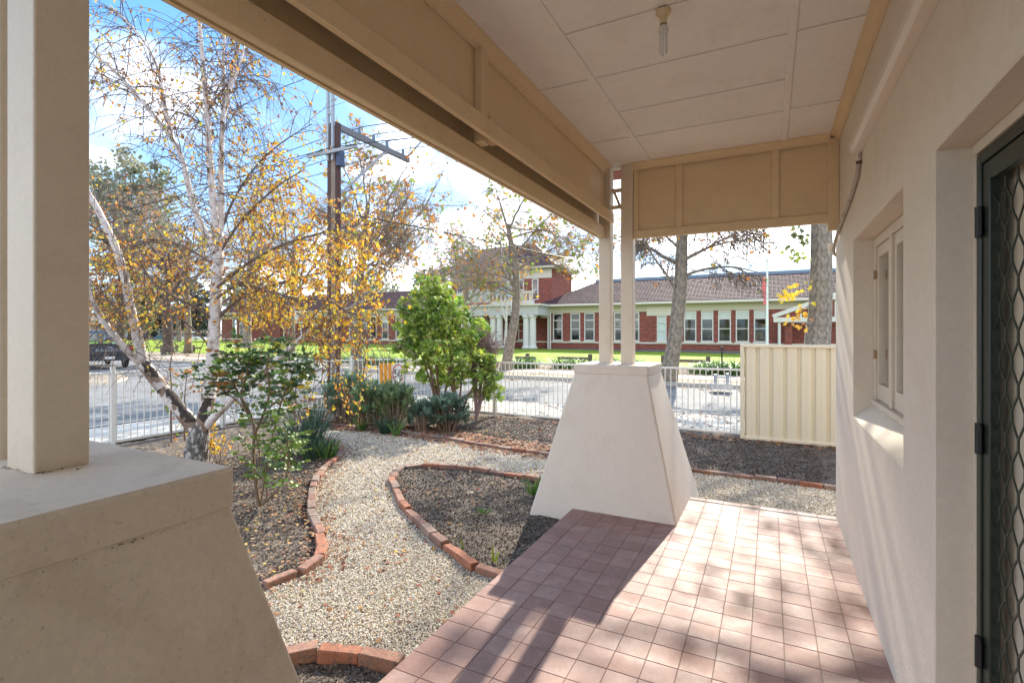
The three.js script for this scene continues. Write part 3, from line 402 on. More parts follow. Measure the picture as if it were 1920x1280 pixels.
{
  const tones = [[0.56, 0.48, 0.36], [0.63, 0.56, 0.45], [0.47, 0.39, 0.28], [0.68, 0.63, 0.54], [0.40, 0.31, 0.22], [0.55, 0.50, 0.45], [0.33, 0.30, 0.27], [0.64, 0.56, 0.42]].map((c) => RGB(...c));
  const w = () => { const r = rnd(); return r < 0.24 ? 0 : r < 0.46 ? 1 : r < 0.6 ? 2 : r < 0.74 ? 3 : r < 0.81 ? 4 : r < 0.88 ? 5 : r < 0.93 ? 6 : 7; };
  scatter('gravel', pebbleGeo, S({ roughness: 0.75, flatShading: false }), 130000, () => {
    const x = rr(-6.6, 1.2), z = rr(-7.6, -1.4), dd = Math.hypot(x, z); if (rnd() > Math.pow(3.4 / dd, 2) || !inPath(x, z)) return null;
    const s = rr(0.007, 0.015) * clamp(dd / 3.6, 1, 1.6) * (rnd() < 0.06 ? 1.4 : 1); return { p: V(x, -0.124 + rr(0, 0.012) + s * 0.15, z), r: [rr(0, 6), rr(0, 6), rr(0, 6)], s: [s, s * rr(0.6, 0.95), s * rr(0.8, 1.1)], c: jit(tones[w()], 0.12, 0.05) };
  }, 'cream and tan crushed gravel covering the curved garden path', 'gravel');
  const soilCols = [[0.045, 0.032, 0.023], [0.075, 0.052, 0.036], [0.095, 0.072, 0.054], [0.13, 0.10, 0.076], [0.19, 0.155, 0.12]].map((c) => RGB(...c));
  scatter('soil_crumbs', pebbleGeo, S({ roughness: 1 }), 80000, () => {
    const x = rr(-6.6, 0.6), z = rr(-8.9, -1.4), dd = Math.hypot(x, z); if (rnd() > Math.pow(3.6 / dd, 1.6) || inPath(x, z) || (x > -1.62 && z > -5.2)) return null;
    const s = (Math.pow(rnd(), 4) * 0.013 + 0.004) * clamp(dd / 4.4, 1, 1.6), cen = inside(bedC, x, z), r = rnd(); return { p: V(x, G - 0.008 + (fbm(x * 1.3, z * 1.3, 3, 3) - 0.5) * 0.05 + (fbm(x * 9, z * 9, 5, 3) - 0.5) * 0.035, z), r: [rr(0, 6), rr(0, 6), rr(0, 6)], s: [s, s * 0.7, s], c: jit(soilCols[cen ? (r < 0.35 ? 0 : r < 0.72 ? 1 : r < 0.96 ? 2 : 4) : (r < 0.2 ? 0 : r < 0.45 ? 1 : r < 0.7 ? 2 : r < 0.9 ? 3 : 4)], 0.15, 0.06) };
  }, 'loose crumbs of dark earth and pale grit lying on the garden beds', 'soil');
  const chip = new THREE.BoxGeometry(1, 0.25, 0.3);
  scatter('bark_mulch', chip, S({ roughness: 1 }), 16000, () => {
    const x = rr(-7.5, 0.8), z = rr(-8.9, -1.6); if (inPath(x, z) || (x > -1.62 && z > -5.2)) return null; if (inside(bedC, x, z) && rnd() < 0.8) return null;
    const s = rr(0.010, 0.032); return { p: V(x, G - 0.004 + (fbm(x * 1.3, z * 1.3, 3, 3) - 0.5) * 0.05 + (fbm(x * 9, z * 9, 5, 3) - 0.5) * 0.035, z), r: [rr(-0.4, 0.4), rr(0, 6), rr(-0.4, 0.4)], s: [s, s * 0.5, s * 0.7], c: jit(RGB(...pick([[0.13, 0.09, 0.065], [0.18, 0.125, 0.09], [0.08, 0.055, 0.042], [0.26, 0.20, 0.14]])), 0.15, 0.05) };
  }, 'brown bark chips and twigs strewn over the garden beds', 'mulch');
}
// brick edging, each brick its own piece
const brickMats = [[0.40, 0.20, 0.135], [0.45, 0.24, 0.17], [0.34, 0.18, 0.135], [0.42, 0.28, 0.215], [0.36, 0.25, 0.20], [0.47, 0.19, 0.11]].map((c) => S({ color: RGB(...c), map: again(brickNoise, 3.1), bumpMap: again(fineBump, 4), bumpScale: 0.003, roughness: 0.92 }));
const brickGeos = (() => { const out = []; for (let k = 0; k < 6; k++) { const g = rbox(-0.11, 0.11, -0.1, 0, -0.038, 0.038, 0.004 + k * 0.0012), p = g.attributes.position, uv = g.attributes.uv; for (let i = 0; i < p.count; i++) { const x = p.getX(i), y = p.getY(i), z = p.getZ(i); p.setXYZ(i, x + (noise3(x * 20 + k * 9, y * 30, z * 30) - 0.5) * 0.008, y + (noise3(x * 20 + 50, y * 30 + k * 7, z * 30) - 0.5) * 0.006, z + (noise3(x * 20, y * 30, z * 30 + k * 5) - 0.5) * 0.008); uv.setXY(i, uv.getX(i) + k * 0.3, uv.getY(i) + k * 0.17); } g.computeVertexNormals(); out.push(g); } return out; })();
function edging(label, pts, top, red = 0, skip = () => false) {
  const t = thing('brick_edging', label, 'edging', [0, 0, 0], 0, 'brick garden edgings'), crv = new THREE.CatmullRomCurve3(pts, false, 'centripetal'), L = crv.getLength(), n = Math.round(L / 0.226);
  for (let k = 0; k < n; k++) { const a = crv.getPointAt(clamp((k + 0.5) / n)), tg = crv.getTangentAt(clamp((k + 0.5) / n)); if (skip(a)) continue;
    const m = part('brick', pick(brickGeos), red && rnd() < red ? pick([brickMats[1], brickMats[5], brickMats[0]]) : pick(brickMats), t); m.position.set(a.x + rr(-0.006, 0.006), top + rr(-0.008, 0.008), a.z + rr(-0.006, 0.006)); m.rotation.set(rr(-0.05, 0.05), Math.atan2(-tg.z, tg.x) + rr(-0.045, 0.045) + (rnd() < 0.5 ? Math.PI : 0), rr(-0.03, 0.03)); m.scale.set(rr(0.955, 0.99) * L / n / 0.222, 1, rr(0.96, 1.04)); }
  return t;
}
edging('curved red brick edging along the bed of the rose bush', eL, -0.062);
edging('curved red brick edging round the bare teardrop shaped bed', eC.slice(0, -1), -0.062, 0, (q) => q.x > -1.55);
edging('straight weathered brick edging along the bed below the front fence', eT, -0.068, 0, (q) => q.x > 3);
edging('short bright red brick edging beside the near end of the porch', eN, -0.045, 1, (q) => q.x > -1.66);

// fallen leaves
const leafGeo = (() => { const L = new Leaves(); L.blade(V(-0.5, 0, 0), V(1, 0, 0), V(0, 0, 1), 1, 0.9, RGB(1, 1, 1), 0.16, 3); const g = L.geo(); g.deleteAttribute('color'); return g; })();
const leafBrown = [[0.24, 0.10, 0.045], [0.33, 0.15, 0.06], [0.16, 0.075, 0.04], [0.42, 0.22, 0.09], [0.28, 0.07, 0.035], [0.38, 0.27, 0.16]].map((c) => RGB(...c));
const litter = P({ roughness: 0.9, transmission: 0.12, thickness: 0 });
scatter('fallen_leaves', leafGeo, litter, 8200, () => {
  const r = rnd(); let x, z, s = rr(0.03, 0.075);
  if (r < 0.42) { const q = sT[Math.floor(rnd() * 40)]; x = q.x + rr(-0.3, 0.3); z = q.z + rr(-0.55, 0.25); } // drift against the far edging
  else if (r < 0.52) { x = rr(-7.9, 1.2); z = rr(-9.0, -8.6); if (rnd() < 0.5 && x < -1) z = rr(-9, -7); } // along the fence
  else if (r < 0.66) { x = rr(-6, -2.4); z = rr(-7.6, -2); s *= 0.6; } else if (r < 0.78) { const q = sL[Math.floor(rnd() * 61)]; x = q.x + rr(-0.2, 0.25); z = q.z + rr(-0.2, 0.2); s *= 0.55; }
  else if (r < 0.9) { x = rr(-9, 3); z = rr(-10.9, -9.2); } else { x = rr(-3.4, -1.7); z = rr(-6, -1.8); if (rnd() < 0.55 || inside(bedC, x, z)) return null; s *= 0.5; }
  if (x > -1.62 && z > -5.2) return null;
  const y = inPath(x, z) ? -0.108 : z < -9.15 ? -0.083 : G + 0.004; return { p: V(x, y + rr(0, 0.014), z), r: [rr(-0.35, 0.35), rr(0, 6.3), rr(-0.35, 0.35)], s: [s, s, s], c: jit(pick(leafBrown), 0.2, 0.08) };
}, 'dry brown and orange leaves fallen along the fence and path', 'leaves');
scatter('birch_litter', (() => { const L = new Leaves(); L.blade(V(-0.5, 0, 0), V(1, 0, 0), V(0, 0, 1), 1, 0.75, RGB(1, 1, 1), 0.14, 0); const g = L.geo(); g.deleteAttribute('color'); return g; })(), litter, 1200, () => { const a = rr(0, 6.283), q = Math.sqrt(rnd()) * 3.2, x = -5.2 + Math.cos(a) * q, z = -4.6 + Math.sin(a) * q; if (inside(bedC, x, z) || (inPath(x, z) && rnd() < 0.6) || x > -2.3 || x < -8.6) return null; const s = rr(0.025, 0.05); return { p: V(x, (inPath(x, z) ? -0.106 : G + 0.004) + rr(0, 0.012), z), r: [rr(-0.4, 0.4), rr(0, 6.3), rr(-0.4, 0.4)], s: [s, s, s], c: jit(pick([RGB(0.62, 0.40, 0.05), RGB(0.5, 0.26, 0.06), RGB(0.34, 0.17, 0.06), RGB(0.42, 0.30, 0.15)]), 0.2, 0.08) }; }, 'small yellow and tan birch leaves dropped on the left bed', 'leaves');

// ================================================================ fences
const fenceWhite = S({ color: RGB(0.76, 0.73, 0.66), roughness: 0.42 });
function fenceRun(f, a, b, y0, y1) { // pickets, rails between two points (x,z)
  const A = V(a[0], 0, a[1]), B = V(b[0], 0, b[1]), L = A.distanceTo(B), dir = B.clone().sub(A).normalize(), n = Math.round(L / 0.094), turn = Math.atan2(-dir.z, dir.x);
  for (const y of [y1, y0]) { const m = part('rail', rbox(-L / 2, L / 2, -0.034, 0, -0.016, 0.016, 0.004), fenceWhite, f); m.position.set((A.x + B.x) / 2, y + (y === y0 ? 0.034 : 0), (A.z + B.z) / 2); m.rotation.y = turn; }
  const pg = new THREE.CylinderGeometry(0.0085, 0.0085, y1 - y0 - 0.05, 8, 1, true); pg.translate(0, (y1 + y0) / 2, 0);
  for (let k = 0; k < n; k++) { const q = A.clone().lerp(B, (k + 0.5) / n); part('picket', pg, fenceWhite, f).position.copy(q); }
}
const fpost = (f, x, z, h = 1.06) => { part('post', merge([rbox(x - 0.026, x + 0.026, -0.2, h, z - 0.026, z + 0.026, 0.004), rbox(x - 0.029, x + 0.029, h + 0.0005, h + 0.012, z - 0.029, z + 0.029, 0.004)]), fenceWhite, f); };
{
  const f = thing('picket_fence', 'white tubular metal fence along the front footpath with slim pickets', 'fence', [0, 0, 0]);
  const P0 = [-0.43, -9.02], P1 = [-2.7, -9.03], P2 = [-4.98, -9.06], P3 = [-7.55, -9.05];
  fenceRun(f, P0, P1, -0.06, 1.0); fenceRun(f, P1, P2, -0.06, 1.0); fenceRun(f, P2, P3, -0.06, 1.0); for (const q of [P1, P2]) fpost(f, ...q);
  const s = thing('picket_fence', 'white tubular metal fence turning the corner into the side street behind the birch', 'fence', [0, 0, 0]);
  const Q1 = [-8.1, -8.28], Q2 = [-8.72, -7.45], Q3 = [-8.76, -5.8], Q4 = [-8.79, -4.1], Q5 = [-8.82, -1.5];
  fenceRun(s, [-7.62, -8.96], Q1, -0.06, 1.0); fenceRun(s, Q1, Q2, -0.06, 1.0); fenceRun(s, Q2, Q3, -0.06, 1.0); fenceRun(s, Q3, Q4, -0.06, 1.0); fenceRun(s, Q4, Q5, -0.06, 1.0); for (const q of [Q1, Q2, Q3, Q4, Q5]) fpost(s, ...q);
  const m = thing('sheet_metal_fence', 'cream ribbed sheet metal fence panel between the pickets and the house', 'fence', [-0.41, 0, -8.9]), steel = S({ color: RGB(0.72, 0.66, 0.50), roughness: 0.45 });
  const y1 = 1.385, pw = 0.19; const prof = [[0, 0], [0.018, 0], [0.03, 0.03], [0.088, 0.034], [0.096, 0.030], [0.104, 0.034], [0.162, 0.03], [0.174, 0], [pw, 0]], q = [...prof, ...prof.slice().reverse().map(([x, z]) => [x, z - 0.004])];
  const g = extr(q.map(([x, z]) => [x, -z]), y1 - 0.02 + 0.14); g.rotateX(-Math.PI / 2); g.translate(0, -0.14, 0); const gg = tri(g); gg.computeVertexNormals();
  for (let k = 0; k < 17; k++) part('sheet', gg, steel, m).position.set(0.05 + k * pw, 0, -0.012);
  part('post', rbox(-0.012, 0.046, -0.2, y1 + 0.02, -0.03, 0.035, 0.004), steel, m); part('top_rail', rbox(0.047, 3.4, y1 - 0.03, y1 + 0.018, -0.03, 0.042, 0.005), steel, m); part('bottom_rail', rbox(0.047, 3.4, -0.10, -0.05, -0.03, 0.042, 0.005), steel, m);
}
// ================================================================ streets
function flat(pts, y) { const g = new THREE.ShapeGeometry(poly(pts.map(([x, z]) => [x, -z]))); g.rotateX(-Math.PI / 2); g.translate(0, y, 0); return tri(g); }
struct('ground', flat([[-420, 60], [300, 60], [300, -500], [-420, -500]], -0.26), S({ map: again(soilMap, 0.15), color: RGB(1.2, 1.1, 0.8), roughness: 1 }));
const RY = -0.2, NK = -11.1, FK = -17.5, SK = -10.9, WK = -20.0;
struct('road', flat([[-140, 40], [80, 40], [80, -17.6], [-140, -17.6]], RY), MG.asphalt);
struct('car_park', flat([[-190, -62], [-44, -62], [-46, -118], [-230, -118]], -0.1), S({ map: again(asphaltMap, 0.2), roughness: 0.9, color: RGB(1.3, 1.28, 1.25) }));
const arc = (cx, cz, r, a0, a1, n = 10) => Array.from({ length: n + 1 }, (_, k) => { const a = lerp(a0, a1, k / n); return [cx + r * Math.cos(a), cz + r * Math.sin(a)]; });
{
  // near corner: footpath slabs behind a kerb that turns the corner
  const corner = arc(SK + 2.2, NK + 2.2, 2.2, -Math.PI / 2, -Math.PI, 12);
  const outer = [[40, NK], ...corner, [SK, 30]], inner = outer.map(([x, z], i) => i === 0 ? [40, NK + 0.16] : i === outer.length - 1 ? [SK + 0.16, 30] : (() => { const c = [SK + 2.2, NK + 2.2], d = Math.hypot(x - c[0], z - c[1]); return [c[0] + (x - c[0]) * (d - 0.16) / d, c[1] + (z - c[1]) * (d - 0.16) / d]; })());
  const walls = (pts, y0, y1) => { const pos = [], idx = []; pts.forEach(([x, z], i) => { pos.push(x, y0, z, x, y1, z); if (i) { const a = i * 2; idx.push(a - 2, a, a - 1, a - 1, a, a + 1); } }); const g = new THREE.BufferGeometry(); g.setAttribute('position', new THREE.Float32BufferAttribute(pos, 3)); g.setIndex(idx); const o = tri(g); o.computeVertexNormals(); return o; };
  const band = (a, b, y) => { const pos = [], idx = []; a.forEach(([x, z], i) => { pos.push(x, y, z, b[i][0], y, b[i][1]); if (i) { const k = i * 2; idx.push(k - 2, k - 1, k, k - 1, k + 1, k); } }); const g = new THREE.BufferGeometry(); g.setAttribute('position', new THREE.Float32BufferAttribute(pos, 3)); g.setIndex(idx); const o = tri(g); o.computeVertexNormals(); return o; };
  const kerbMat = S({ map: again(concreteMap, 0.9), color: RGB(0.85, 0.82, 0.78), roughness: 0.9 });
  struct('kerb', merge([walls(outer, -0.26, -0.095), band(outer, inner, -0.0945)]), kerbMat);
  struct('footpath_bed', flat([[39.9, NK + 0.165], ...inner.slice(1, -1).map(([x, z]) => [x, z]), [SK + 0.165, 29.8], [-8.95, 29.8], [-8.95, -9.3], [39.9, -9.3]], -0.105), MG.soil);
  const fp = struct('footpath', flat([[12, NK + 0.25], [12.02, NK + 0.25], [12.02, -9.35], [12, -9.35]], -0.088), MG.concrete);
  const slabMats = [0.92, 1, 1.06, 0.97].map((k) => S({ map: again(concreteMap, 0.7), color: RGB(0.98 * k, 0.95 * k, 0.88 * k), bumpMap: again(fineBump, 1.4), bumpScale: 0.002, roughness: 0.9 }));
  const sg = rbox(-0.742, 0.742, -0.08, 0, -0.72, 0.72, 0.006), sv = rbox(-0.72, 0.72, -0.08, 0, -0.742, 0.742, 0.006);
  for (let k = 0; k < 15; k++) { const s = part('slab', sg, pick(slabMats), fp); s.position.set(11 - k * 1.5, -0.084 + rr(-0.003, 0.003), -10.14); }
  for (let k = 0; k < 9; k++) { const s = part('slab', sv, pick(slabMats), fp); s.position.set(-9.84, -0.084 + rr(-0.003, 0.003), -7.6 + k * 1.5); }
  // far side of the front street
  struct('kerb', merge([walls([[-150, FK - 0.02], [80, FK - 0.02]].reverse(), -0.26, -0.075), band([[-150, FK - 0.02], [80, FK - 0.02]].reverse(), [[-150, FK - 0.2], [80, FK - 0.2]].reverse(), -0.0745)]), kerbMat);
  struct('verge', flat([[-150, FK - 0.2], [80, FK - 0.2], [80, -26], [-150, -26]], -0.09), S({ map: again(concreteMap, 0.3), color: RGB(0.60, 0.52, 0.42), bumpMap: again(soilBump, 0.6), bumpScale: 0.03, roughness: 1 }));
  struct('footpath', flat([[-150, -19.1], [80, -19.1], [80, -20.7], [-150, -20.7]], -0.083), S({ map: again(concreteMap, 0.4), color: RGB(1, 0.93, 0.86), roughness: 0.9 }));
  // corner across the side street
  struct('verge', flat([[WK, 40], ...arc(WK - 3, -7.9, 3, 0, -Math.PI / 2, 8), [-140, -10.9], [-140, 40]].map((q) => q), -0.08), S({ map: again(concreteMap, 0.3), color: RGB(0.60, 0.52, 0.42), bumpMap: again(soilBump, 0.6), bumpScale: 0.03, roughness: 1 }));
  struct('kerb', walls([[WK + 0.02, 40], ...arc(WK - 3, -7.9, 3.02, 0, -Math.PI / 2, 8), [-140, -10.92]], -0.26, -0.078), kerbMat);
}
{ // lawn of the school, rising gently to the west
  const pos = [], uv = [], idx = [], nx = 60, nz = 14; for (let j = 0; j <= nz; j++) for (let i = 0; i <= nx; i++) { const x = lerp(-95, 40, i / nx), z = lerp(-24.6, -62, j / nz), y = -0.075 + sstep(-25, -46, z) * lerp(0.40, -0.16, sstep(-70, 2, x)) + (fbm(x * 0.3, z * 0.3, 2, 3) - 0.5) * 0.06; pos.push(x, y, z); uv.push(x, z); }
  for (let j = 0; j < nz; j++) for (let i = 0; i < nx; i++) { const a = j * (nx + 1) + i, b = a + nx + 1; idx.push(a, a + 1, b, a + 1, b + 1, b); }
  const g = new THREE.BufferGeometry(); g.setAttribute('position', new THREE.Float32BufferAttribute(pos, 3)); g.setAttribute('uv', new THREE.Float32BufferAttribute(uv, 2)); g.setIndex(idx); g.computeVertexNormals(); struct('lawn', g, MG.grass);
}
scatter('street_litter', leafGeo, litter, 5000, () => { const r = rnd(); let x = rr(-24, 8), z; if (r < 0.5) z = rr(-25, -20.6); else if (r < 0.62) z = rr(-17.4, -16.6); else if (r < 0.72) { z = rr(-12, -11.1); } else if (r < 0.8) { x = rr(-30, -20.2); z = rr(-10.8, -5); } else { x = rr(-40, -8); z = rr(-25, -18); } const s = rr(0.05, 0.13); return { p: V(x, (z < -17.6 || x < -20.05 && z > -10.8 ? -0.07 : -0.19) + rr(0, 0.012), z), r: [rr(-0.3, 0.3), rr(0, 6.3), rr(-0.3, 0.3)], s: [s, s, s], c: jit(pick(leafBrown), 0.2, 0.08) }; }, 'brown leaves lying in the gutters and on the verge across the street', 'leaves');

// ================================================================ trees and plants
const barkBirch = tex(256, (x, y) => { const a = fbm(x * 6, y * 6, 101, 4, 6), l = sstep(0.68, 0.78, fbm(x * 7, y * 60, 103, 4, 0)), d = sstep(0.76, 0.79, fbm(x * 6, y * 9, 107, 5, 0)), w = sstep(0.55, 0.66, fbm(x * 4, y * 5, 109, 5, 0)); const k = 216 + (a - 0.5) * 46 - l * 60 - d * 110 - w * 26; return [k, k - 7 - w * 6, k - 12 - w * 12]; });
const barkOld = tex(256, (x, y) => { const a = fbm(x * 12, y * 5, 111, 5, 0), b = sstep(0.55, 0.62, fbm(x * 7, y * 4, 113, 4, 0)); const k = 60 + a * 90 + b * 70; return [k, k - 4, k - 9]; });
const barkPlane = tex(256, (x, y) => { const a = fbm(x * 8, y * 8, 121, 5, 8), b = sstep(0.52, 0.60, fbm(x * 7, y * 5, 123, 4, 0)), c = sstep(0.60, 0.66, fbm(x * 9, y * 7, 127, 4, 0)); const k = 128 + (a - 0.5) * 60; return [k + b * 16 - c * 18, k - 9 + b * 15 - c * 18, k - 22 + b * 10 - c * 16]; });
const barkBump = grey(256, (x, y) => fbm(x * 18, y * 9, 131, 4, 0));
const MT = {
  birch: S({ map: again(barkBirch, [2, 1.6]), bumpMap: again(barkBump, 1), bumpScale: 0.006, roughness: 0.8 }),
  birchLow: S({ map: again(tex(256, (x, y) => { const a = fbm(x * 8, y * 8, 101, 4, 8), d = sstep(0.54, 0.58, fbm(x * 5, y * 4, 207, 5, 0)), e = sstep(0.60, 0.64, fbm(x * 6, y * 6, 217, 5, 0)); const k = 205 + (a - 0.5) * 60; return [lerp(lerp(k, 120, d * 0.85), 62, e), lerp(lerp(k - 8, 98, d * 0.85), 54, e), lerp(lerp(k - 14, 80, d * 0.85), 48, e)]; }), [1.5, 1.4]), bumpMap: again(barkBump, 1.5), bumpScale: 0.012, roughness: 0.85 }),
  birchBase: S({ map: again(barkOld, [3, 3.5]), bumpMap: again(barkBump, [2, 2]), bumpScale: 0.03, roughness: 0.95 }),
  plane: S({ map: again(barkPlane, [2, 2.2]), bumpMap: again(barkBump, 1), bumpScale: 0.01, roughness: 0.9 }),
  darkBark: S({ color: RGB(0.075, 0.055, 0.045), roughness: 0.95 }),
  twig: S({ color: RGB(0.15, 0.11, 0.09), roughness: 0.9 }),
  twigGrey: S({ color: RGB(0.24, 0.20, 0.175), roughness: 0.9 }),
  twigPale: S({ color: RGB(0.36, 0.30, 0.265), roughness: 0.9 }),
  stem: S({ color: RGB(0.19, 0.125, 0.075), roughness: 0.85 }),
  leaf: P({ vertexColors: true, roughness: 0.8, transmission: 0.5, thickness: 0 }),
  leafThick: P({ vertexColors: true, roughness: 0.55, transmission: 0.32, thickness: 0 }),
};
const bez = (a, b, c, n) => Array.from({ length: n + 1 }, (_, k) => { const t = k / n; return a.clone().multiplyScalar((1 - t) * (1 - t)).addScaledVector(b, 2 * t * (1 - t)).addScaledVector(c, t * t); });
function wand(p, dir, len, droop, n = 4, wob = 0.12) { const pts = [p.clone()], d = dir.clone().normalize(); for (let k = 0; k < n; k++) { d.addScaledVector(rdir(), wob); d.y -= droop / n; d.normalize(); pts.push(pts[k].clone().addScaledVector(d, len / n)); } return pts; }
const taper = (n, a, b) => Array.from({ length: n }, (_, k) => lerp(a, b, k / (n - 1)));
function along(pts, t) { const f = clamp(t, 0, 0.999) * (pts.length - 1), k = Math.floor(f); return pts[k].clone().lerp(pts[k + 1], f - k); }
function dirAt(pts, t) { const k = Math.min(Math.floor(t * (pts.length - 1)), pts.length - 2); return pts[k + 1].clone().sub(pts[k]).normalize(); }
function hangLeaf(L, p, size, col, down = 0.7, shape = 0) { const d = V(rr(-1, 1), -down + rr(-0.6, 0.6), rr(-1, 1)).normalize(), s = d.clone().cross(rdir()).normalize(); L.blade(p, d, s, size * rr(0.75, 1.2), size * rr(0.6, 0.85), col, 0.12, shape); }

{ // the birch: limbs traced in the photograph, each at its own depth
  const t = thing('birch_tree', 'white barked birch with several stems and yellow autumn leaves behind the rendered pier', 'tree', [0, 0, 0]);
  const tb = new Tubes(), old = new Tubes(), mid = new Tubes(), tw = new Tubes(), lv = new Leaves();
  const base = onY(366, 872, G); const D0 = -base.x * SY - base.z * CY;
  const limb = (px, r0, r1, dz, seg = 9, into = tb) => { const pts = px.map(([u, v], k) => at(u, v, D0 + dz * Math.pow(k / (px.length - 1), 0.8))), c = new THREE.CatmullRomCurve3(pts, false, 'centripetal').getSpacedPoints(px.length * 3); into.add(c, taper(c.length, r0, r1).map((r) => r * rr(0.94, 1.07)), seg); return c; };
  limb([[366, 885], [367, 855], [371, 825], [376, 795]], 0.150, 0.105, 0, 12, old);
  const L1 = limb([[372, 812], [345, 778], [312, 738], [285, 703], [268, 682]], 0.092, 0.070, -0.1, 10, mid);
  const A = [];
  A.push(L1);
  A.push(limb([[270, 686], [263, 655], [252, 612], [243, 570], [236, 530], [226, 492], [212, 452], [194, 415], [176, 380], [150, 340]], 0.062, 0.03, -0.4));
  A.push(limb([[238, 525], [222, 480], [210, 445], [198, 415], [180, 390], [150, 365]], 0.024, 0.008, 0.5));
  A.push(limb([[270, 688], [240, 660], [214, 630], [195, 603], [178, 575], [165, 540], [150, 500]], 0.045, 0.022, -0.6));
  A.push(limb([[205, 620], [186, 604], [168, 592], [140, 580]], 0.026, 0.014, 0.3));
  limb([[378, 808], [385, 775], [391, 742]], 0.090, 0.083, 0.01, 10, mid); const L2 = limb([[391, 745], [395, 715], [399, 660], [402, 600], [405, 540], [408, 490], [410, 445]], 0.082, 0.062, 0.04, 10); A.push(L2);
  A.push(limb([[409, 455], [402, 405], [396, 340], [391, 270], [387, 200], [381, 130], [375, 60], [371, -20]], 0.048, 0.018, -0.2));
  A.push(limb([[411, 450], [414, 390], [414, 320], [416, 250], [420, 190], [418, 120], [420, 60]], 0.045, 0.016, 0.4));
  A.push(limb([[416, 230], [428, 175], [436, 130], [445, 95], [452, 60]], 0.03, 0.014, 0.5));
  A.push(limb([[430, 170], [446, 130], [456, 95], [459, 60]], 0.022, 0.01, 0.4));
  A.push(limb([[406, 470], [378, 425], [360, 380], [350, 335], [340, 295], [322, 260], [292, 222], [256, 180], [215, 135], [170, 98]], 0.042, 0.014, -0.3));
  A.push(limb([[324, 264], [312, 215], [303, 165], [296, 130], [274, 85], [245, 48], [205, 10]], 0.028, 0.01, 0.2));
  A.push(limb([[386, 800], [412, 770], [450, 735], [500, 690], [545, 652], [590, 612], [640, 584], [690, 560]], 0.055, 0.014, -0.5));
  // dark side branches
  const dk = (px, r, dz) => { const c = limb(px, r, r * 0.35, dz, 6, tw); A.push(c); return c; };
  dk([[408, 480], [440, 430], [480, 385], [525, 345], [570, 318]], 0.02, 0.4); dk([[405, 540], [455, 500], [520, 462], [590, 440], [650, 425], [705, 418]], 0.022, -0.7); dk([[403, 600], [450, 560], [520, 532], [600, 512], [670, 500], [735, 492]], 0.022, 0.5);
  dk([[411, 440], [440, 370], [485, 305], [535, 262], [585, 232]], 0.018, 0.8); dk([[404, 560], [455, 530], [500, 545], [560, 560], [620, 565], [670, 600]], 0.018, -1.0); dk([[402, 585], [430, 560], [470, 545], [505, 520], [540, 490]], 0.016, 0.9);
  dk([[401, 600], [360, 572], [318, 552], [280, 520], [262, 488]], 0.02, -0.5); dk([[399, 655], [368, 622], [332, 592], [300, 565], [278, 540]], 0.016, 0.3); dk([[405, 500], [360, 470], [310, 450], [262, 452], [215, 470]], 0.016, 0.6); dk([[250, 605], [228, 585], [200, 560], [170, 525]], 0.014, 0.2);
  dk([[640, 584], [668, 590], [685, 620], [690, 660]], 0.012, 0); dk([[585, 616], [598, 650], [604, 690], [602, 725]], 0.011, -0.1); dk([[400, 250], [350, 215], [310, 205]], 0.012, 0.3); dk([[388, 210], [425, 160], [470, 140], [520, 160]], 0.012, 0.5);
  const cols = { y: RGB(0.92, 0.64, 0.035), g: RGB(0.70, 0.64, 0.08), o: RGB(0.80, 0.37, 0.05), b: RGB(0.30, 0.12, 0.05) };
  const leafAt = (p) => { const [u, v] = toPix(p); let dens = 0.16, warm = 0.75; if (u > 430 && v > 250) { dens = 0.5 + 0.9 * sstep(430, 560, u) * sstep(270, 400, v); warm = 0.45; } else if (v > 420) { dens = 0.42; warm = 0.62; } else if (v < 200) dens = 0.20; if (u > 500 && v > 340) dens = 1.25; if (u > 715 || (v > 620 && u < 560)) dens *= 0.25; if (v > 610) dens *= 0.4; if (v > 640 && (u > 700 || u < 570)) dens *= 0.3; return [dens, warm]; };
  const leafOn = (pts) => { for (let k = 0; k < 9; k++) { const p = along(pts, rr(0.15, 1)), [dn, warm] = leafAt(p); if (rnd() > dn * 0.66) continue; const r = rnd(), c = r < warm * 0.4 ? cols.b : r < warm ? cols.o : r < 0.9 ? cols.y : cols.g; const q = p.clone().addScaledVector(rdir(), 0.012); hangLeaf(lv, q, rr(0.032, 0.058), jit(c, 0.25, 0.1), 1.0, 0); } };
  A.forEach((pts, ai) => {
    const len = pts.reduce((s, p, k) => k ? s + p.distanceTo(pts[k - 1]) : 0, 0), n = Math.round(len * (ai === 0 || ai === 5 ? 3.2 : 19));
    for (let k = 0; k < n; k++) { const f = rr(ai === 0 ? 0.6 : ai === 5 ? 0.35 : 0.12, 1), p = along(pts, f), d = dirAt(pts, f).multiplyScalar(0.55).add(rdir()).normalize(), m = wand(p, d, rr(0.35, 0.95), 0.75, 5, 0.16); tw.add(m, taper(6, 0.0058, 0.0024), 4); leafOn(m);
      const ns = 4; for (let s = 0; s < ns; s++) { const g = rr(0.2, 1), m2 = wand(along(m, g), dirAt(m, g).multiplyScalar(0.7).add(rdir()).normalize(), rr(0.16, 0.42), 1.0, 4, 0.14); tw.add(m2, taper(5, 0.0034, 0.0017), 3); leafOn(m2); } }
  });
  part('trunk', tb.geo(), MT.birch, t); part('trunk_base', old.geo(), MT.birchBase, t); part('lower_stems', mid.geo(), MT.birchLow, t); part('twigs', tw.geo(), MT.twig, t, 'stuff'); part('crown', lv.geo(), MT.leaf, t, 'stuff');
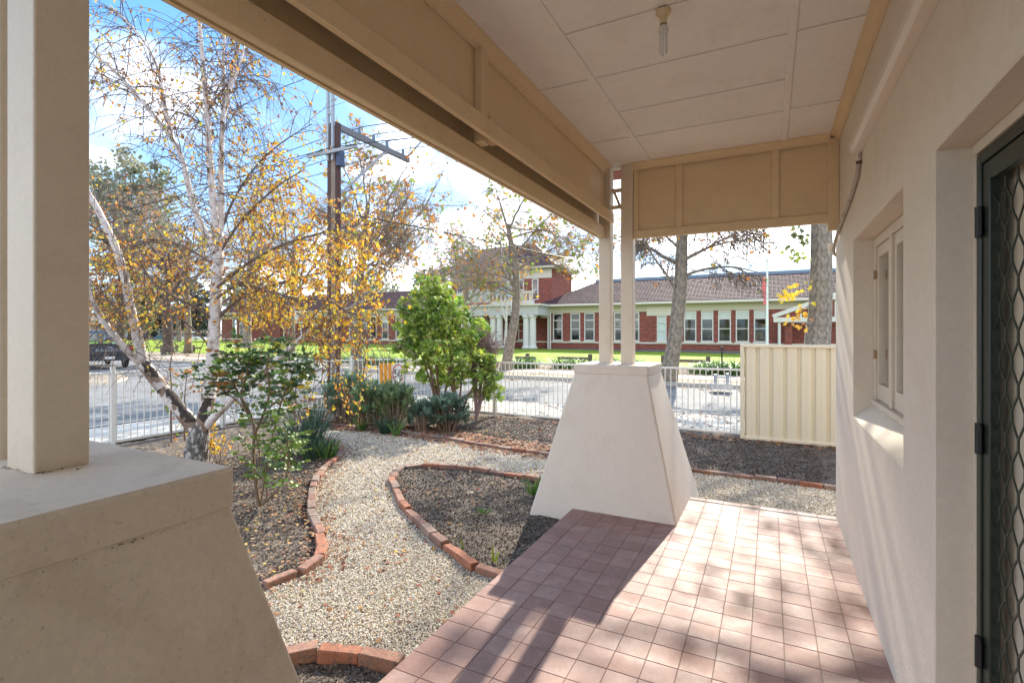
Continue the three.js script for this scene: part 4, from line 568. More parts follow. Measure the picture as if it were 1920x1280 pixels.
  // a few suckers with leaves at the foot
  const sk = new Leaves(), st = new Tubes(); for (let k = 0; k < 16; k++) { const m = wand(onY(392 + rr(-12, 26), 866, G), V(rr(-0.4, 0.6), 1, rr(-0.3, 0.3)), rr(0.25, 0.55), 0.2, 4); st.add(m, taper(5, 0.004, 0.002), 4); for (let q = 0; q < 7; q++) hangLeaf(sk, along(m, rr(0.3, 1)), 0.045, jit(pick([cols.y, cols.y, cols.o]), 0.15), 0.4, 1); }
  part('sucker_leaves', sk.geo(), MT.leaf, t, 'stuff'); part('suckers', st.geo(), MT.twig, t, 'stuff');
}

// a street tree: trunk, limbs that reach into a crown, branches, twigs and the last leaves
function crownTree(o) {
  const t = thing(o.name, o.label, 'tree', [0, 0, 0], 0, o.group), tb = new Tubes(), tw = new Tubes(), lv = new Leaves();
  const tr = new THREE.CatmullRomCurve3(o.trunk, false, 'centripetal').getSpacedPoints(14); tb.add(tr, taper(15, o.r0, o.r1).map((r, k) => (k === 0 ? r * 1.25 : r) * rr(0.95, 1.06)), 12);
  const leafOn = (pts, k0) => { if (!o.leaf) return; for (let k = 0; k < (k0 ?? 4); k++) { if (rnd() > o.leaf.p) continue; hangLeaf(lv, along(pts, rr(0.3, 1)).addScaledVector(rdir(), o.leaf.size * 0.3), o.leaf.size, jit(pick(o.leaf.cols), 0.2, 0.1), 0.5, o.leaf.shape ?? 3); } };
  for (let i = 0; i < o.limbs; i++) {
    const f = lerp(o.from ?? 0.45, 1, Math.pow((i + rnd()) / o.limbs, 0.8)), p = along(tr, f), q = rdir(); q.y = Math.abs(q.y) * 1.3 - (o.low ?? 0.4); q.normalize(); const end = V(o.c.x + q.x * o.cr.x * rr(0.7, 1), o.c.y + q.y * o.cr.y * rr(0.6, 1), o.c.z + q.z * o.cr.z * rr(0.7, 1));
    const mid = p.clone().lerp(end, 0.5); mid.y += p.distanceTo(end) * rr(0.02, 0.22); const m = bez(p, mid, end, 8); for (let k = 1; k < 8; k++) m[k].addScaledVector(rdir(), 0.05 * p.distanceTo(end) * 0.4);
    const r = lerp(o.r1 * 0.8, o.r1 * 0.35, rnd()); tb.add(m, taper(9, r, 0.012), 7); const L = p.distanceTo(end); leafy(m, L); }
  for (const [pts, r] of o.extra ?? []) { const m = new THREE.CatmullRomCurve3(pts, false, 'centripetal').getSpacedPoints(10); tb.add(m, taper(11, r, 0.012), 7); leafy(m, m[0].distanceTo(m[10])); }
  function leafy(m, L) {
    for (let j = 0; j < o.sub; j++) { const g = rr(0.25, 1), s = wand(along(m, g), dirAt(m, g).multiplyScalar(0.8).add(rdir()).normalize(), L * rr(0.22, 0.5), o.droop ?? 0.1, 5, 0.16); tw.add(s, taper(6, 0.016, 0.006), 4);
      for (let k = 0; k < o.twig; k++) { const g2 = rr(0.15, 1), s2 = wand(along(s, g2), dirAt(s, g2).multiplyScalar(0.7).add(rdir()).normalize(), L * rr(0.1, 0.24), (o.droop ?? 0.1) * 1.6, 4, 0.18); tw.add(s2, taper(5, 0.0075 * (o.tw ?? 1), 0.004 * (o.tw ?? 1)), 3); leafOn(s2, 3);
        for (let w = 0; w < o.fine; w++) { const g3 = rr(0.2, 1), s3 = wand(along(s2, g3), dirAt(s2, g3).multiplyScalar(0.7).add(rdir()).normalize(), L * rr(0.05, 0.12), (o.droop ?? 0.1) * 2, 3, 0.2); tw.add(s3, taper(4, 0.0052 * (o.tw ?? 1), 0.0032 * (o.tw ?? 1)), 3); leafOn(s3, 2); } } }
  }
  part('trunk', tb.geo(), o.bark ?? MT.plane, t); part('twigs', tw.geo(), o.twigMat ?? MT.twigGrey, t, 'stuff'); if (lv.p.length) part('crown', lv.geo(), MT.leaf, t, 'stuff'); return t;
}
const gold = RGB(0.72, 0.42, 0.05), amber = RGB(0.60, 0.24, 0.05), lime = RGB(0.28, 0.38, 0.05), olive = RGB(0.16, 0.21, 0.05), rust = RGB(0.33, 0.13, 0.05);
const planes = 'plane trees along the verge of the school';
crownTree({ name: 'plane_tree', label: 'nearly bare tree with golden leaves standing just behind the power pole', group: planes, trunk: [onY(669, 712, -0.1), at(668, 640, 17.9), at(671, 560, 18), at(680, 470, 18.1), at(690, 380, 18)], r0: 0.22, r1: 0.07, c: at(690, 395, 18), cr: V(2.9, 3.4, 2.6), limbs: 19, from: 0.35, sub: 10, twig: 7, fine: 5, low: 0.6, leaf: { p: 0.10, size: 0.15, cols: [gold, amber, amber, gold, lime] } });
crownTree({ name: 'plane_tree', label: 'spreading tree with orange and green leaves before the school portico', group: planes, trunk: [onY(948, 694, -0.1), at(955, 650, 22.3), at(966, 590, 22.3), at(968, 540, 22.4), at(966, 500, 22.4), at(952, 420, 22.3)], r0: 0.24, r1: 0.09, c: at(945, 468, 22.2), cr: V(4.4, 3.0, 3.2), limbs: 21, from: 0.45, sub: 9, twig: 6, fine: 5, low: 0.72, tw: 1.35, twigMat: MT.twigPale, leaf: { p: 0.10, size: 0.19, cols: [lime, amber, gold, lime, gold, lime] } });
crownTree({ name: 'plane_tree', label: 'tall leaning grey barked tree on the kerb before the brick school wing', group: planes, trunk: [onY(1252, 714, -0.1), at(1262, 660, 17.5), at(1271, 590, 17.5), at(1277, 520, 17.5), at(1279, 450, 17.5), at(1284, 330, 17.4), at(1290, 200, 17.4)], r0: 0.27, r1: 0.12, c: at(1290, 330, 17.4), cr: V(3.4, 4.4, 3.0), limbs: 16, from: 0.36, sub: 9, twig: 6, fine: 5, low: 0.85, droop: 0.5, tw: 1.5, twigMat: MT.twig, extra: [[[at(1272, 548, 17.5), at(1250, 515, 17.3), at(1225, 480, 17), at(1204, 440, 16.8)], 0.055], [[at(1274, 520, 17.5), at(1320, 505, 17.2), at(1370, 500, 16.9), at(1430, 512, 16.7)], 0.06], [[at(1277, 490, 17.5), at(1315, 470, 17.8), at(1360, 455, 18), at(1420, 450, 18.3)], 0.06], [[at(1278, 470, 17.5), at(1245, 440, 17.8), at(1215, 425, 18), at(1190, 420, 18.3)], 0.05], [[at(1279, 440, 17.5), at(1320, 425, 17), at(1380, 430, 16.5), at(1440, 445, 16.2)], 0.05]], leaf: { p: 0.025, size: 0.16, cols: [gold, amber, olive] } });
{
  const t = crownTree({ name: 'plane_tree', label: 'thick trunked brown tree rising behind the cream sheet metal fence', group: planes, trunk: [onY(1530, 735, -0.1), at(1533, 640, 15.4), at(1538, 590, 15.4), at(1540, 520, 15.4), at(1541, 430, 15.4), at(1536, 300, 15.3), at(1525, 150, 15.2)], r0: 0.38, r1: 0.18, c: at(1480, 230, 15.2), cr: V(4.2, 3.6, 3.0), limbs: 11, from: 0.62, sub: 6, twig: 5, fine: 3, low: 0.25, leaf: { p: 0.16, size: 0.19, cols: [olive, lime, gold, amber] } });
  const lv = new Leaves(), tw = new Tubes(); // low sprays of bright leaves beside the trunk
  for (const [u0, v0, u1, v1, cs, n] of [[1538, 520, 1470, 548, [RGB(0.82, 0.66, 0.05), RGB(0.8, 0.58, 0.04)], 34], [1536, 560, 1488, 588, [RGB(0.82, 0.62, 0.05), gold], 22], [1534, 500, 1478, 470, [olive, lime], 26], [1530, 470, 1495, 430, [olive, RGB(0.1, 0.14, 0.05)], 34], [1536, 610, 1492, 600, [amber, gold], 10]]) { const a = at(u0, v0, 15.2), b = at(u1, v1, 14.8), m = wand(a, b.clone().sub(a), a.distanceTo(b) * 1.1, 0.1, 5, 0.08); tw.add(m, taper(6, 0.012, 0.004), 4); for (let k = 0; k < n; k++) hangLeaf(lv, along(m, rr(0.35, 1)).addScaledVector(rdir(), 0.16), 0.17, jit(pick(cs), 0.15), 0.6, 3); }
  part('low_spray', lv.geo(), MT.leaf, t, 'stuff'); part('low_twigs', tw.geo(), MT.twigGrey, t, 'stuff');
}
// leafy trees of the background: clumps of leaves spread through the crown
function leafTree(o) {
  const t = thing(o.name, o.label, 'tree', [0, 0, 0], 0, o.group), tb = new Tubes(), lv = new Leaves();
  const top = o.c.clone(); tb.add(bez(o.base, o.base.clone().lerp(top, 0.5).add(V(rr(-0.4, 0.4), 0, 0)), top, 6), taper(7, o.r0, o.r0 * 0.3), 9);
  for (let i = 0; i < o.clumps; i++) { const q = rdir().multiplyScalar(Math.pow(rnd(), 0.4)), e = V(o.c.x + q.x * o.cr.x, o.c.y + q.y * o.cr.y, o.c.z + q.z * o.cr.z), s = o.base.clone().lerp(top, rr(0.45, 0.95)); if (i % 2 === 0) tb.add(bez(s, s.clone().lerp(e, 0.5).add(V(0, 0.3, 0)), e, 4), taper(5, o.r0 * 0.28, 0.02), 5);
    const rad = o.clump * rr(0.6, 1.25), col = jit(pick(o.cols), 0.22, 0.06); for (let k = 0; k < o.n; k++) { const d = rdir().multiplyScalar(Math.pow(rnd(), 0.5) * rad); d.y *= 0.75; hangLeaf(lv, e.clone().add(d), o.size, jit(col, 0.15, 0.05), 0.5, o.shape ?? 1); } }
  part('trunk', tb.geo(), o.bark ?? MT.darkBark, t); part('crown', lv.geo(), MT.leaf, t, 'stuff'); return t;
}
const bg = 'trees around the car park beyond the lawn';
const gum = [RGB(0.30, 0.315, 0.20), RGB(0.23, 0.25, 0.165), RGB(0.36, 0.36, 0.24)], dkg = [RGB(0.05, 0.07, 0.05), RGB(0.07, 0.09, 0.055)], yg = [RGB(0.20, 0.22, 0.055), RGB(0.26, 0.25, 0.07), RGB(0.15, 0.18, 0.05)];
leafTree({ name: 'gum_tree', label: 'tall rounded grey green gum tree towering over the car park', group: bg, base: at(225, 648, 52), c: at(232, 400, 53), cr: V(5.2, 6.9, 4.5), r0: 0.5, clumps: 120, clump: 1.15, n: 52, size: 0.42, cols: gum });
leafTree({ name: 'yellow_tree', label: 'yellowish olive tree beside the dark blue sedan', group: bg, base: at(243, 640, 78), c: at(244, 572, 78), cr: V(5.2, 4.0, 4), r0: 0.35, clumps: 60, clump: 1.3, n: 40, size: 0.5, cols: yg });
leafTree({ name: 'conifer_tree', label: 'dark evergreen tree beside the pale house', group: bg, base: at(290, 638, 84), c: at(288, 575, 84), cr: V(2.6, 5.2, 2.6), r0: 0.4, clumps: 48, clump: 1.2, n: 40, size: 0.5, cols: dkg });
leafTree({ name: 'conifer_tree', label: 'broad dark evergreen tree behind the white parked van', group: bg, base: at(372, 638, 92), c: at(366, 578, 92), cr: V(5.2, 5.2, 3), r0: 0.4, clumps: 64, clump: 1.5, n: 40, size: 0.55, cols: dkg });
leafTree({ name: 'brown_tree', label: 'brownish half bare tree between the gum and the birch', group: bg, base: at(336, 640, 66), c: at(330, 500, 66), cr: V(6.0, 5.6, 4), r0: 0.32, clumps: 90, clump: 1.4, n: 15, size: 0.34, cols: [RGB(0.22, 0.15, 0.08), RGB(0.28, 0.19, 0.09), RGB(0.17, 0.14, 0.08)], bark: MT.twigGrey });
leafTree({ name: 'brown_tree', label: 'rusty leaved tree at the edge of the gum tree', group: bg, base: at(188, 650, 60), c: at(186, 540, 60), cr: V(4.2, 4.4, 4), r0: 0.3, clumps: 60, clump: 1.3, n: 20, size: 0.34, cols: [RGB(0.36, 0.17, 0.06), RGB(0.30, 0.20, 0.08)], bark: MT.twigGrey });
leafTree({ name: 'far_tree', label: 'grey green far tree behind the western wing of the school', group: bg, base: at(470, 620, 105), c: at(470, 555, 105), cr: V(11, 5.5, 4), r0: 0.4, clumps: 70, clump: 2.0, n: 34, size: 0.7, cols: gum });
leafTree({ name: 'far_tree', label: 'small dark green tree showing beside the hipped upper roof', group: bg, base: at(805, 600, 100), c: at(806, 540, 100), cr: V(3.6, 4, 3), r0: 0.4, clumps: 34, clump: 1.4, n: 34, size: 0.55, cols: dkg });
leafTree({ name: 'far_tree', label: 'olive far tree over the roof of the western wing', group: bg, base: at(690, 600, 110), c: at(690, 545, 110), cr: V(9, 4.5, 3), r0: 0.4, clumps: 54, clump: 1.8, n: 30, size: 0.65, cols: gum });
crownTree({ name: 'verge_tree', label: 'dark trunked street tree on the lawn opposite the parked pickup', group: planes, trunk: [at(315, 664, 36), at(314, 620, 36), at(312, 560, 36), at(318, 480, 36)], r0: 0.34, r1: 0.12, c: at(318, 480, 36), cr: V(5.0, 4.6, 4), limbs: 13, from: 0.45, sub: 7, twig: 5, fine: 2, bark: MT.darkBark, leaf: { p: 0.16, size: 0.24, cols: [amber, rust, gold, olive] } });
crownTree({ name: 'verge_tree', label: 'brown trunked street tree in front of the arched brick bay', group: planes, trunk: [at(462, 652, 33), at(462, 610, 33), at(464, 550, 33), at(470, 470, 33)], r0: 0.34, r1: 0.12, c: at(478, 470, 33), cr: V(4.4, 4.2, 4), limbs: 13, from: 0.5, sub: 7, twig: 5, fine: 2, leaf: { p: 0.12, size: 0.22, cols: [amber, rust, gold] } });
leafTree({ name: 'young_birch', label: 'slim white stemmed young birch by the portico columns', group: bg, base: at(947, 652, 44), c: at(950, 560, 44), cr: V(1.2, 1.6, 1.0), r0: 0.16, clumps: 10, clump: 0.5, n: 6, size: 0.14, cols: [rust, amber], bark: MT.birch });

{ // green shrub tree at the fence and its bare neighbour
  const t = thing('green_shrub', 'large bright green leafy shrub growing against the front picket fence', 'shrub', [0, 0, 0]);
  const tb = new Tubes(), lv = new Leaves(), D = 9.9, cs = [RGB(0.26, 0.40, 0.05), RGB(0.34, 0.48, 0.06), RGB(0.17, 0.29, 0.04), RGB(0.46, 0.54, 0.08), RGB(0.38, 0.46, 0.07)];
  const b1 = onY(826, 788, G), b2 = onY(860, 790, G);
  const lobes = [[806, 560, 42, 44], [778, 596, 40, 38], [830, 590, 44, 42], [772, 628, 34, 40], [812, 650, 62, 58], [862, 620, 48, 40], [870, 670, 48, 44], [910, 700, 30, 34], [808, 692, 28, 20], [846, 708, 36, 20], [905, 745, 22, 14], [800, 535, 24, 24], [925, 725, 18, 26]];
  for (const [u, v, ru, rv] of lobes) { const s = rnd() < 0.5 ? b1 : b2, c = at(u, v, D), sc = D / FPX; tb.add(bez(s, s.clone().lerp(c, 0.45).add(V(0, 0.35, 0)), c, 7), taper(8, 0.030, 0.006), 6);
    const n = Math.round(ru * rv / 50); for (let k = 0; k < n; k++) { const q = rdir().multiplyScalar(Math.pow(rnd(), 0.3) * rr(0.75, 1.18)), p0 = c.clone().add(V(q.x * ru * sc, q.y * rv * sc, q.z * ru * sc * 0.9)), col0 = pick(cs); for (let m = 0; m < 20; m++) { const p = p0.clone().addScaledVector(rdir(), sc * rr(2, 11)), col = jit(col0, 0.25, 0.08); const d = V(q.x + rr(-0.8, 0.8), -0.25 + rr(-0.5, 0.5), q.z + rr(-0.8, 0.8)).normalize(), sd = d.clone().cross(V(rr(-1, 1), rr(0, 1), rr(-1, 1))).normalize(); lv.blade(p, d, sd, rr(0.06, 0.12), rr(0.045, 0.09), col, 0.12, 3); } } }
  part('stems', tb.geo(), MT.stem, t); part('foliage', lv.geo(), MT.leaf, t, 'stuff');
  const w = thing('bare_shrub', 'twiggy reddish bare shrub beside the bright green one', 'shrub', [0, 0, 0]), wb = new Tubes(), wl = new Leaves(), root = onY(893, 790, G);
  for (let k = 0; k < 13; k++) { const e = at(rr(870, 945), rr(600, 660), 10.3), m = bez(root, root.clone().lerp(e, 0.5).add(V(rr(-0.1, 0.1), 0.12, 0)), e, 7); wb.add(m, taper(8, 0.018, 0.004), 5); for (let j = 0; j < 20; j++) { const g = rr(0.5, 1), s = wand(along(m, g), dirAt(m, g).multiplyScalar(0.5).add(rdir()).normalize(), rr(0.12, 0.42), 0.1, 4, 0.22); wb.add(s, taper(5, 0.006, 0.003), 3); for (let q = 0; q < 5; q++) { const g2 = rr(0.2, 1); wb.add(wand(along(s, g2), dirAt(s, g2).multiplyScalar(0.5).add(rdir()).normalize(), rr(0.06, 0.24), 0.1, 3, 0.25), taper(4, 0.0042, 0.0024), 3); } if (rnd() < 0.12) hangLeaf(wl, along(s, 0.9), 0.06, jit(pick([rust, lime, amber])), 0.5, 1); } }
  part('twigs', wb.geo(), S({ color: RGB(0.25, 0.165, 0.14), roughness: 0.9 }), w); part('leaves', wl.geo(), MT.leaf, w, 'stuff');
}
// euphorbias: stems topped with whorls of narrow leaves
function spurge(label, blobs, cols, d) {
  const t = thing('spurge_shrub', label, 'shrub', [0, 0, 0], 0, 'blue green spurges under the front fence'), lv = new Leaves(), tb = new Tubes();
  for (const [u, v, ru, rv, n, vb] of blobs) { const sc = d / FPX, c = at(u, v, d), g = onY(u, vb, G); for (let k = 0; k < n; k++) { const q = rdir(); if (q.y < -0.55) q.y *= -1; const rad = Math.pow(rnd(), 0.28), h = V(c.x + q.x * ru * sc * rad, c.y + q.y * rv * sc * rad, c.z + q.z * ru * sc * rad), s = V(lerp(g.x, h.x, 0.35), G, lerp(g.z, h.z, 0.35)); const m = bez(s, s.clone().lerp(h, 0.45).add(V(0, 0.12, 0)), h, 5), tip = dirAt(m, 0.95).add(V(0, 0.15, 0)).normalize(); tb.add(m, taper(6, 0.007, 0.004), 4);
    const col = pick(cols); for (let j = 0; j < 46; j++) { const f = rr(0.72, 1), p = along(m, f), a = rr(0, 6.283), x = tip.clone().cross(V(Math.cos(a), 0.1, Math.sin(a))).normalize(), dd = x.clone().multiplyScalar(1).addScaledVector(tip, lerp(-0.35, 1.3, (f - 0.72) / 0.28) + rr(-0.25, 0.25)).normalize(), sd = dd.clone().cross(tip).normalize(); lv.blade(p, dd, sd, rr(0.075, 0.125), 0.017, jit(col, 0.2, 0.06), 0.02, 2); } } }
  part('stems', tb.geo(), MT.stem, t); part('foliage', lv.geo(), MT.leafThick, t, 'stuff');
}
const bl = [RGB(0.20, 0.31, 0.23), RGB(0.25, 0.37, 0.26), RGB(0.28, 0.40, 0.25), RGB(0.13, 0.22, 0.17)], bl2 = [RGB(0.27, 0.39, 0.20), RGB(0.33, 0.46, 0.22), RGB(0.18, 0.29, 0.16)];
spurge('rounded blue green spurge beside the power pole end of the fence', [[648, 742, 44, 46, 95, 800], [672, 715, 22, 22, 22, 800]], bl, 9.9);
spurge('wide green spurge shrub below the speed limit sign', [[700, 752, 46, 44, 90, 808], [742, 754, 42, 42, 80, 812]], bl2, 9.2);
spurge('low dark spurge trailing between the wide shrub and the green shrub', [[790, 776, 30, 26, 40, 812]], [bl[3], bl[0]], 9.1);
spurge('dark blue green spurge at the foot of the bright green shrub', [[840, 770, 44, 34, 84, 812]], [bl[0], bl[3], bl[1]], 8.9);
// strap leaved clumps
function straps(name, label, base, n, L, Wd, cols, spread, bend, group, cat = 'plant') { const lv = new Leaves(); for (let k = 0; k < n; k++) { const a = rr(0, 6.283), q = Math.sqrt(rnd()) * spread, p = V(base.x + Math.cos(a) * q, base.y, base.z + Math.sin(a) * q), d = V(Math.cos(a) * rr(0.1, 0.6), 1, Math.sin(a) * rr(0.1, 0.6)).normalize(), b = a + rr(-1.5, 1.5); lv.strap(p, d, V(-Math.sin(b), 0, Math.cos(b)), L * rr(0.6, 1.1), Wd * rr(0.7, 1.2), bend * rr(0.5, 1.5), jit(pick(cols), 0.2, 0.07), 5); } return single(name, lv.geo(), MT.leafThick, label, cat, group); }
const iris = [RGB(0.045, 0.10, 0.06), RGB(0.06, 0.13, 0.07), RGB(0.08, 0.155, 0.075)], fresh = [RGB(0.09, 0.20, 0.045), RGB(0.13, 0.26, 0.05), RGB(0.16, 0.29, 0.06)];
straps('bulb_clump', 'tall blue green clump of strap leaves behind the rose bush', onY(566, 846, G), 150, 0.62, 0.020, iris, 0.22, 0.9);
straps('bulb_clump', 'lower arching clump of dark strap leaves beside the brick edging', onY(592, 858, G), 110, 0.40, 0.018, iris, 0.16, 1.3);
straps('bulb_clump', 'upright bright green tuft of young blades inside the brick curve', onY(612, 858, G), 70, 0.27, 0.016, fresh, 0.10, 0.35);
straps('bulb_clump', 'grey green strap clump against the side fence end of the path', onY(590, 800, G), 80, 0.55, 0.016, iris, 0.22, 0.8);
straps('lily_clump', 'pale striped low strap plant under the rounded spurge', onY(676, 806, G), 46, 0.32, 0.022, fresh, 0.07, 1.5, 'low strap plants along the far edging');
straps('lily_clump', 'dark arching strap plant in leaf litter under the wide spurge', onY(722, 812, G), 60, 0.42, 0.026, iris, 0.08, 1.6, 'low strap plants along the far edging');
straps('lily_clump', 'small upright strap plant at the start of the straight edging', onY(742, 816, G), 26, 0.30, 0.02, fresh, 0.05, 0.8, 'low strap plants along the far edging');
straps('bulb_sprout', 'fresh green sprouting bulb leaves at the foot of the white pier', onY(999, 926, G), 34, 0.19, 0.02, fresh, 0.05, 0.3);
straps('seedling', 'tiny green seedling in the middle of the teardrop bed', onY(908, 962, G), 24, 0.06, 0.01, fresh, 0.05, 1.2);
straps('bulb_sprout', 'lone yellow green blade near the brick tip of the teardrop bed', onY(926, 1053, G), 5, 0.12, 0.016, [RGB(0.35, 0.42, 0.04)], 0.012, 0.6);
straps('bulb_sprout', 'single short green blade along the curved brick side of the teardrop bed', onY(869, 1030, G), 4, 0.09, 0.014, [RGB(0.25, 0.36, 0.04)], 0.012, 0.6);
{ // rose bush
  const t = thing('rose_bush', 'leggy rose bush with dark green leaves on brown canes in the left bed', 'rose bush', [0, 0, 0]), tb = new Tubes(), lv = new Leaves(), D = 4.95;
  const cs = [RGB(0.06, 0.12, 0.035), RGB(0.09, 0.17, 0.04), RGB(0.17, 0.28, 0.04), RGB(0.045, 0.09, 0.035)], ye = [RGB(0.55, 0.46, 0.05), RGB(0.42, 0.20, 0.06)];
  const cane = (px, r, dz) => { const p = px.map(([u, v], k) => at(u, v, D + dz * k / (px.length - 1))), c = new THREE.CatmullRomCurve3(p, false, 'centripetal').getSpacedPoints(px.length * 3); tb.add(c, taper(c.length, r, r * 0.4), 7); return c; };
  const C = [cane([[485, 948], [478, 900], [474, 850], [476, 805], [466, 770], [445, 735], [430, 700], [420, 675]], 0.021, 0.25), cane([[476, 815], [494, 775], [505, 735], [500, 690], [505, 655]], 0.014, -0.2), cane([[487, 948], [496, 900], [503, 850], [515, 800], [530, 745], [548, 700], [556, 660]], 0.011, 0.2), cane([[492, 946], [512, 925], [535, 895], [540, 850], [532, 800]], 0.010, -0.25), cane([[490, 946], [500, 930], [497, 890], [520, 860], [550, 830]], 0.009, -0.1), cane([[470, 790], [452, 745], [462, 700], [470, 660]], 0.012, -0.15), cane([[468, 775], [436, 745], [405, 722], [396, 706]], 0.009, 0.1), cane([[482, 900], [486, 850], [480, 810], [515, 780]], 0.008, -0.2), cane([[530, 745], [560, 715], [580, 690]], 0.007, 0)];
  const sprig = (p, col, sz) => { const d = rdir(); d.y = Math.abs(d.y) * 0.4 - 0.1; d.normalize(); for (let k = 0; k < 5; k++) { const q = p.clone().addScaledVector(d, 0.03 + k * 0.017), sgn = k % 2 ? 1 : -1, sd = d.clone().cross(V(0, 1, 0)).normalize(), dd = k === 4 ? d.clone() : d.clone().multiplyScalar(0.4).addScaledVector(sd, sgn).normalize(); dd.y += rr(-0.4, 0.2); dd.normalize(); lv.blade(q, dd, dd.clone().cross(V(rr(-1, 1), rr(0.1, 1), rr(-1, 1))).normalize(), sz * rr(0.8, 1.2), sz * 0.62, jit(col, 0.2, 0.08), 0.08, 1); } };
  for (const c of C) for (let k = 0; k < 15; k++) { const f = rr(0.3, 1), p = along(c, f), s = wand(p, rdir().add(V(0, 0.35, 0)), rr(0.06, 0.24), 0.3, 3, 0.2), [u, v] = toPix(p); if (v > 770 && rnd() < 0.2) continue; tb.add(s, taper(4, 0.0032, 0.0016), 4); const col = v > 770 ? (rnd() < 0.6 ? cs[2] : RGB(0.20, 0.30, 0.05)) : rnd() < 0.16 ? pick(ye) : pick(cs); sprig(s[3], col, v > 770 ? 0.052 : 0.064); if (rnd() < 0.6) sprig(s[2], col, 0.05); }
  for (const [u, v, n] of [[425, 688, 13], [450, 664, 12], [480, 690, 14], [522, 670, 14], [556, 692, 12], [500, 722, 12], [545, 728, 10], [440, 722, 12], [574, 706, 7], [408, 716, 8], [534, 648, 8], [472, 646, 8], [500, 782, 7], [530, 800, 9], [546, 760, 8], [490, 832, 7], [530, 852, 12], [556, 832, 9], [508, 872, 10], [540, 886, 9], [472, 802, 5], [515, 830, 9]]) { const c = at(u, v, D + rr(-0.25, 0.25)), low = v > 745; for (let k = 0; k < n; k++) sprig(c.clone().add(V(rr(-0.11, 0.11), rr(-0.1, 0.1), rr(-0.14, 0.14))), low ? jit(pick([cs[2], RGB(0.22, 0.33, 0.05), cs[1]]), 0.2) : rnd() < 0.16 ? pick(ye) : pick(cs), low ? 0.055 : 0.066); }
  part('canes', tb.geo(), MT.stem, t); part('leaves', lv.geo(), MT.leafThick, t, 'stuff');
}
function sapling(label, px, d, cols, n) { const t = thing('sapling', label, 'sapling', [0, 0, 0], 0, 'thin saplings along the side fence'), tb = new Tubes(), lv = new Leaves(), c = px.map(([u, v]) => at(u, v, d)); tb.add(c, taper(c.length, 0.016, 0.005), 6); for (let k = 0; k < n; k++) { const f = rr(0.35, 1), s = wand(along(c, f), rdir().add(V(0, 0.4, 0)), rr(0.12, 0.5), 0.3, 4, 0.2); tb.add(s, taper(5, 0.004, 0.0016), 4); for (let q = 0; q < 6; q++) hangLeaf(lv, along(s, rr(0.4, 1)), 0.06, jit(pick(cols), 0.2), 0.5, 1); } part('stem', tb.geo(), MT.twig, t); part('leaves', lv.geo(), MT.leaf, t, 'stuff'); }
sapling('thin dark sapling with a few green leaves against the side fence', [[321, 829], [320, 780], [322, 740], [318, 690], [324, 655]], 7.7, [lime, RGB(0.10, 0.2, 0.04), amber], 16);
sapling('short dark stump like stem at the foot of the side fence', [[346, 826], [345, 790], [346, 740], [350, 700]], 7.9, [amber, rust, lime], 12);
sapling('bare twiggy sapling between rose bush and the bulbs', [[553, 836], [552, 780], [554, 735], [556, 705]], 7.2, [lime, rust], 6);
{ // agapanthus along the far verge, one clump after another
  const geos = []; for (let v = 0; v < 3; v++) { const lv = new Leaves(); for (let k = 0; k < 170; k++) { const a = rr(0, 6.283), q = Math.sqrt(rnd()) * 0.55, d = V(Math.cos(a) * rr(0.2, 0.9), 1, Math.sin(a) * rr(0.2, 0.9)).normalize(), b = a + Math.PI / 2 + rr(-0.6, 0.6); lv.strap(V(Math.cos(a) * q, 0, Math.sin(a) * q), d, V(Math.cos(b), 0, Math.sin(b)), rr(0.4, 0.75), 0.045, rr(1.0, 2.2), jit(pick(fresh), 0.25, 0.08), 4); } geos.push(lv.geo()); }
  const put = (x, z, s, where) => { const m = single('agapanthus', geos[Math.floor(rnd() * 3)], MT.leafThick, 'bushy green strap leaved clump ' + where, 'plant', 'agapanthus clumps on the verge'); m.position.set(x, -0.09, z); m.rotation.y = rr(0, 6.28); m.scale.setScalar(s); };
  for (const [u, v] of [[1318, 700], [1342, 700], [1365, 701], [1384, 702], [1180, 693], [1150, 692], [1110, 690], [1085, 690], [1060, 690], [990, 689], [972, 690], [735, 684], [712, 683], [694, 684], [676, 682], [600, 679], [585, 678], [562, 678], [540, 679], [515, 678], [640, 680], [480, 678]]) { const q = onY(u, v, -0.09); put(q.x, q.z, rr(0.85, 1.15), u > 1300 ? 'between the leaning grey tree and the sheet metal fence' : u > 1040 ? 'behind the log rail across from the white pier' : u > 950 ? 'at the foot of the tree before the portico' : u > 660 ? 'beside the golden tree behind the power pole' : 'on the verge before the western brick wing'); }
}
// bare crowns that fill the air behind the birch
crownTree({ name: 'bare_tree', label: 'grey bare twiggy tree behind the birch near the street corner', group: planes, trunk: [onY(352, 662, -0.1), at(352, 610, 38), at(350, 540, 38), at(356, 450, 38)], r0: 0.3, r1: 0.12, c: at(352, 440, 38), cr: V(5.2, 5.6, 4), limbs: 18, from: 0.4, sub: 9, twig: 6, fine: 4, low: 0.7, twigMat: MT.twigPale, leaf: { p: 0.05, size: 0.24, cols: [amber, rust, gold] } });
crownTree({ name: 'bare_tree', label: 'bare pale twigged tree between the brick bay and the power pole', group: planes, trunk: [onY(545, 668, -0.1), at(546, 610, 34), at(548, 540, 34), at(552, 450, 34)], r0: 0.28, r1: 0.11, c: at(548, 430, 34), cr: V(5.0, 5.6, 4), limbs: 18, from: 0.4, sub: 9, twig: 6, fine: 4, low: 0.7, twigMat: MT.twigPale, leaf: { p: 0.06, size: 0.22, cols: [amber, rust, gold] } });
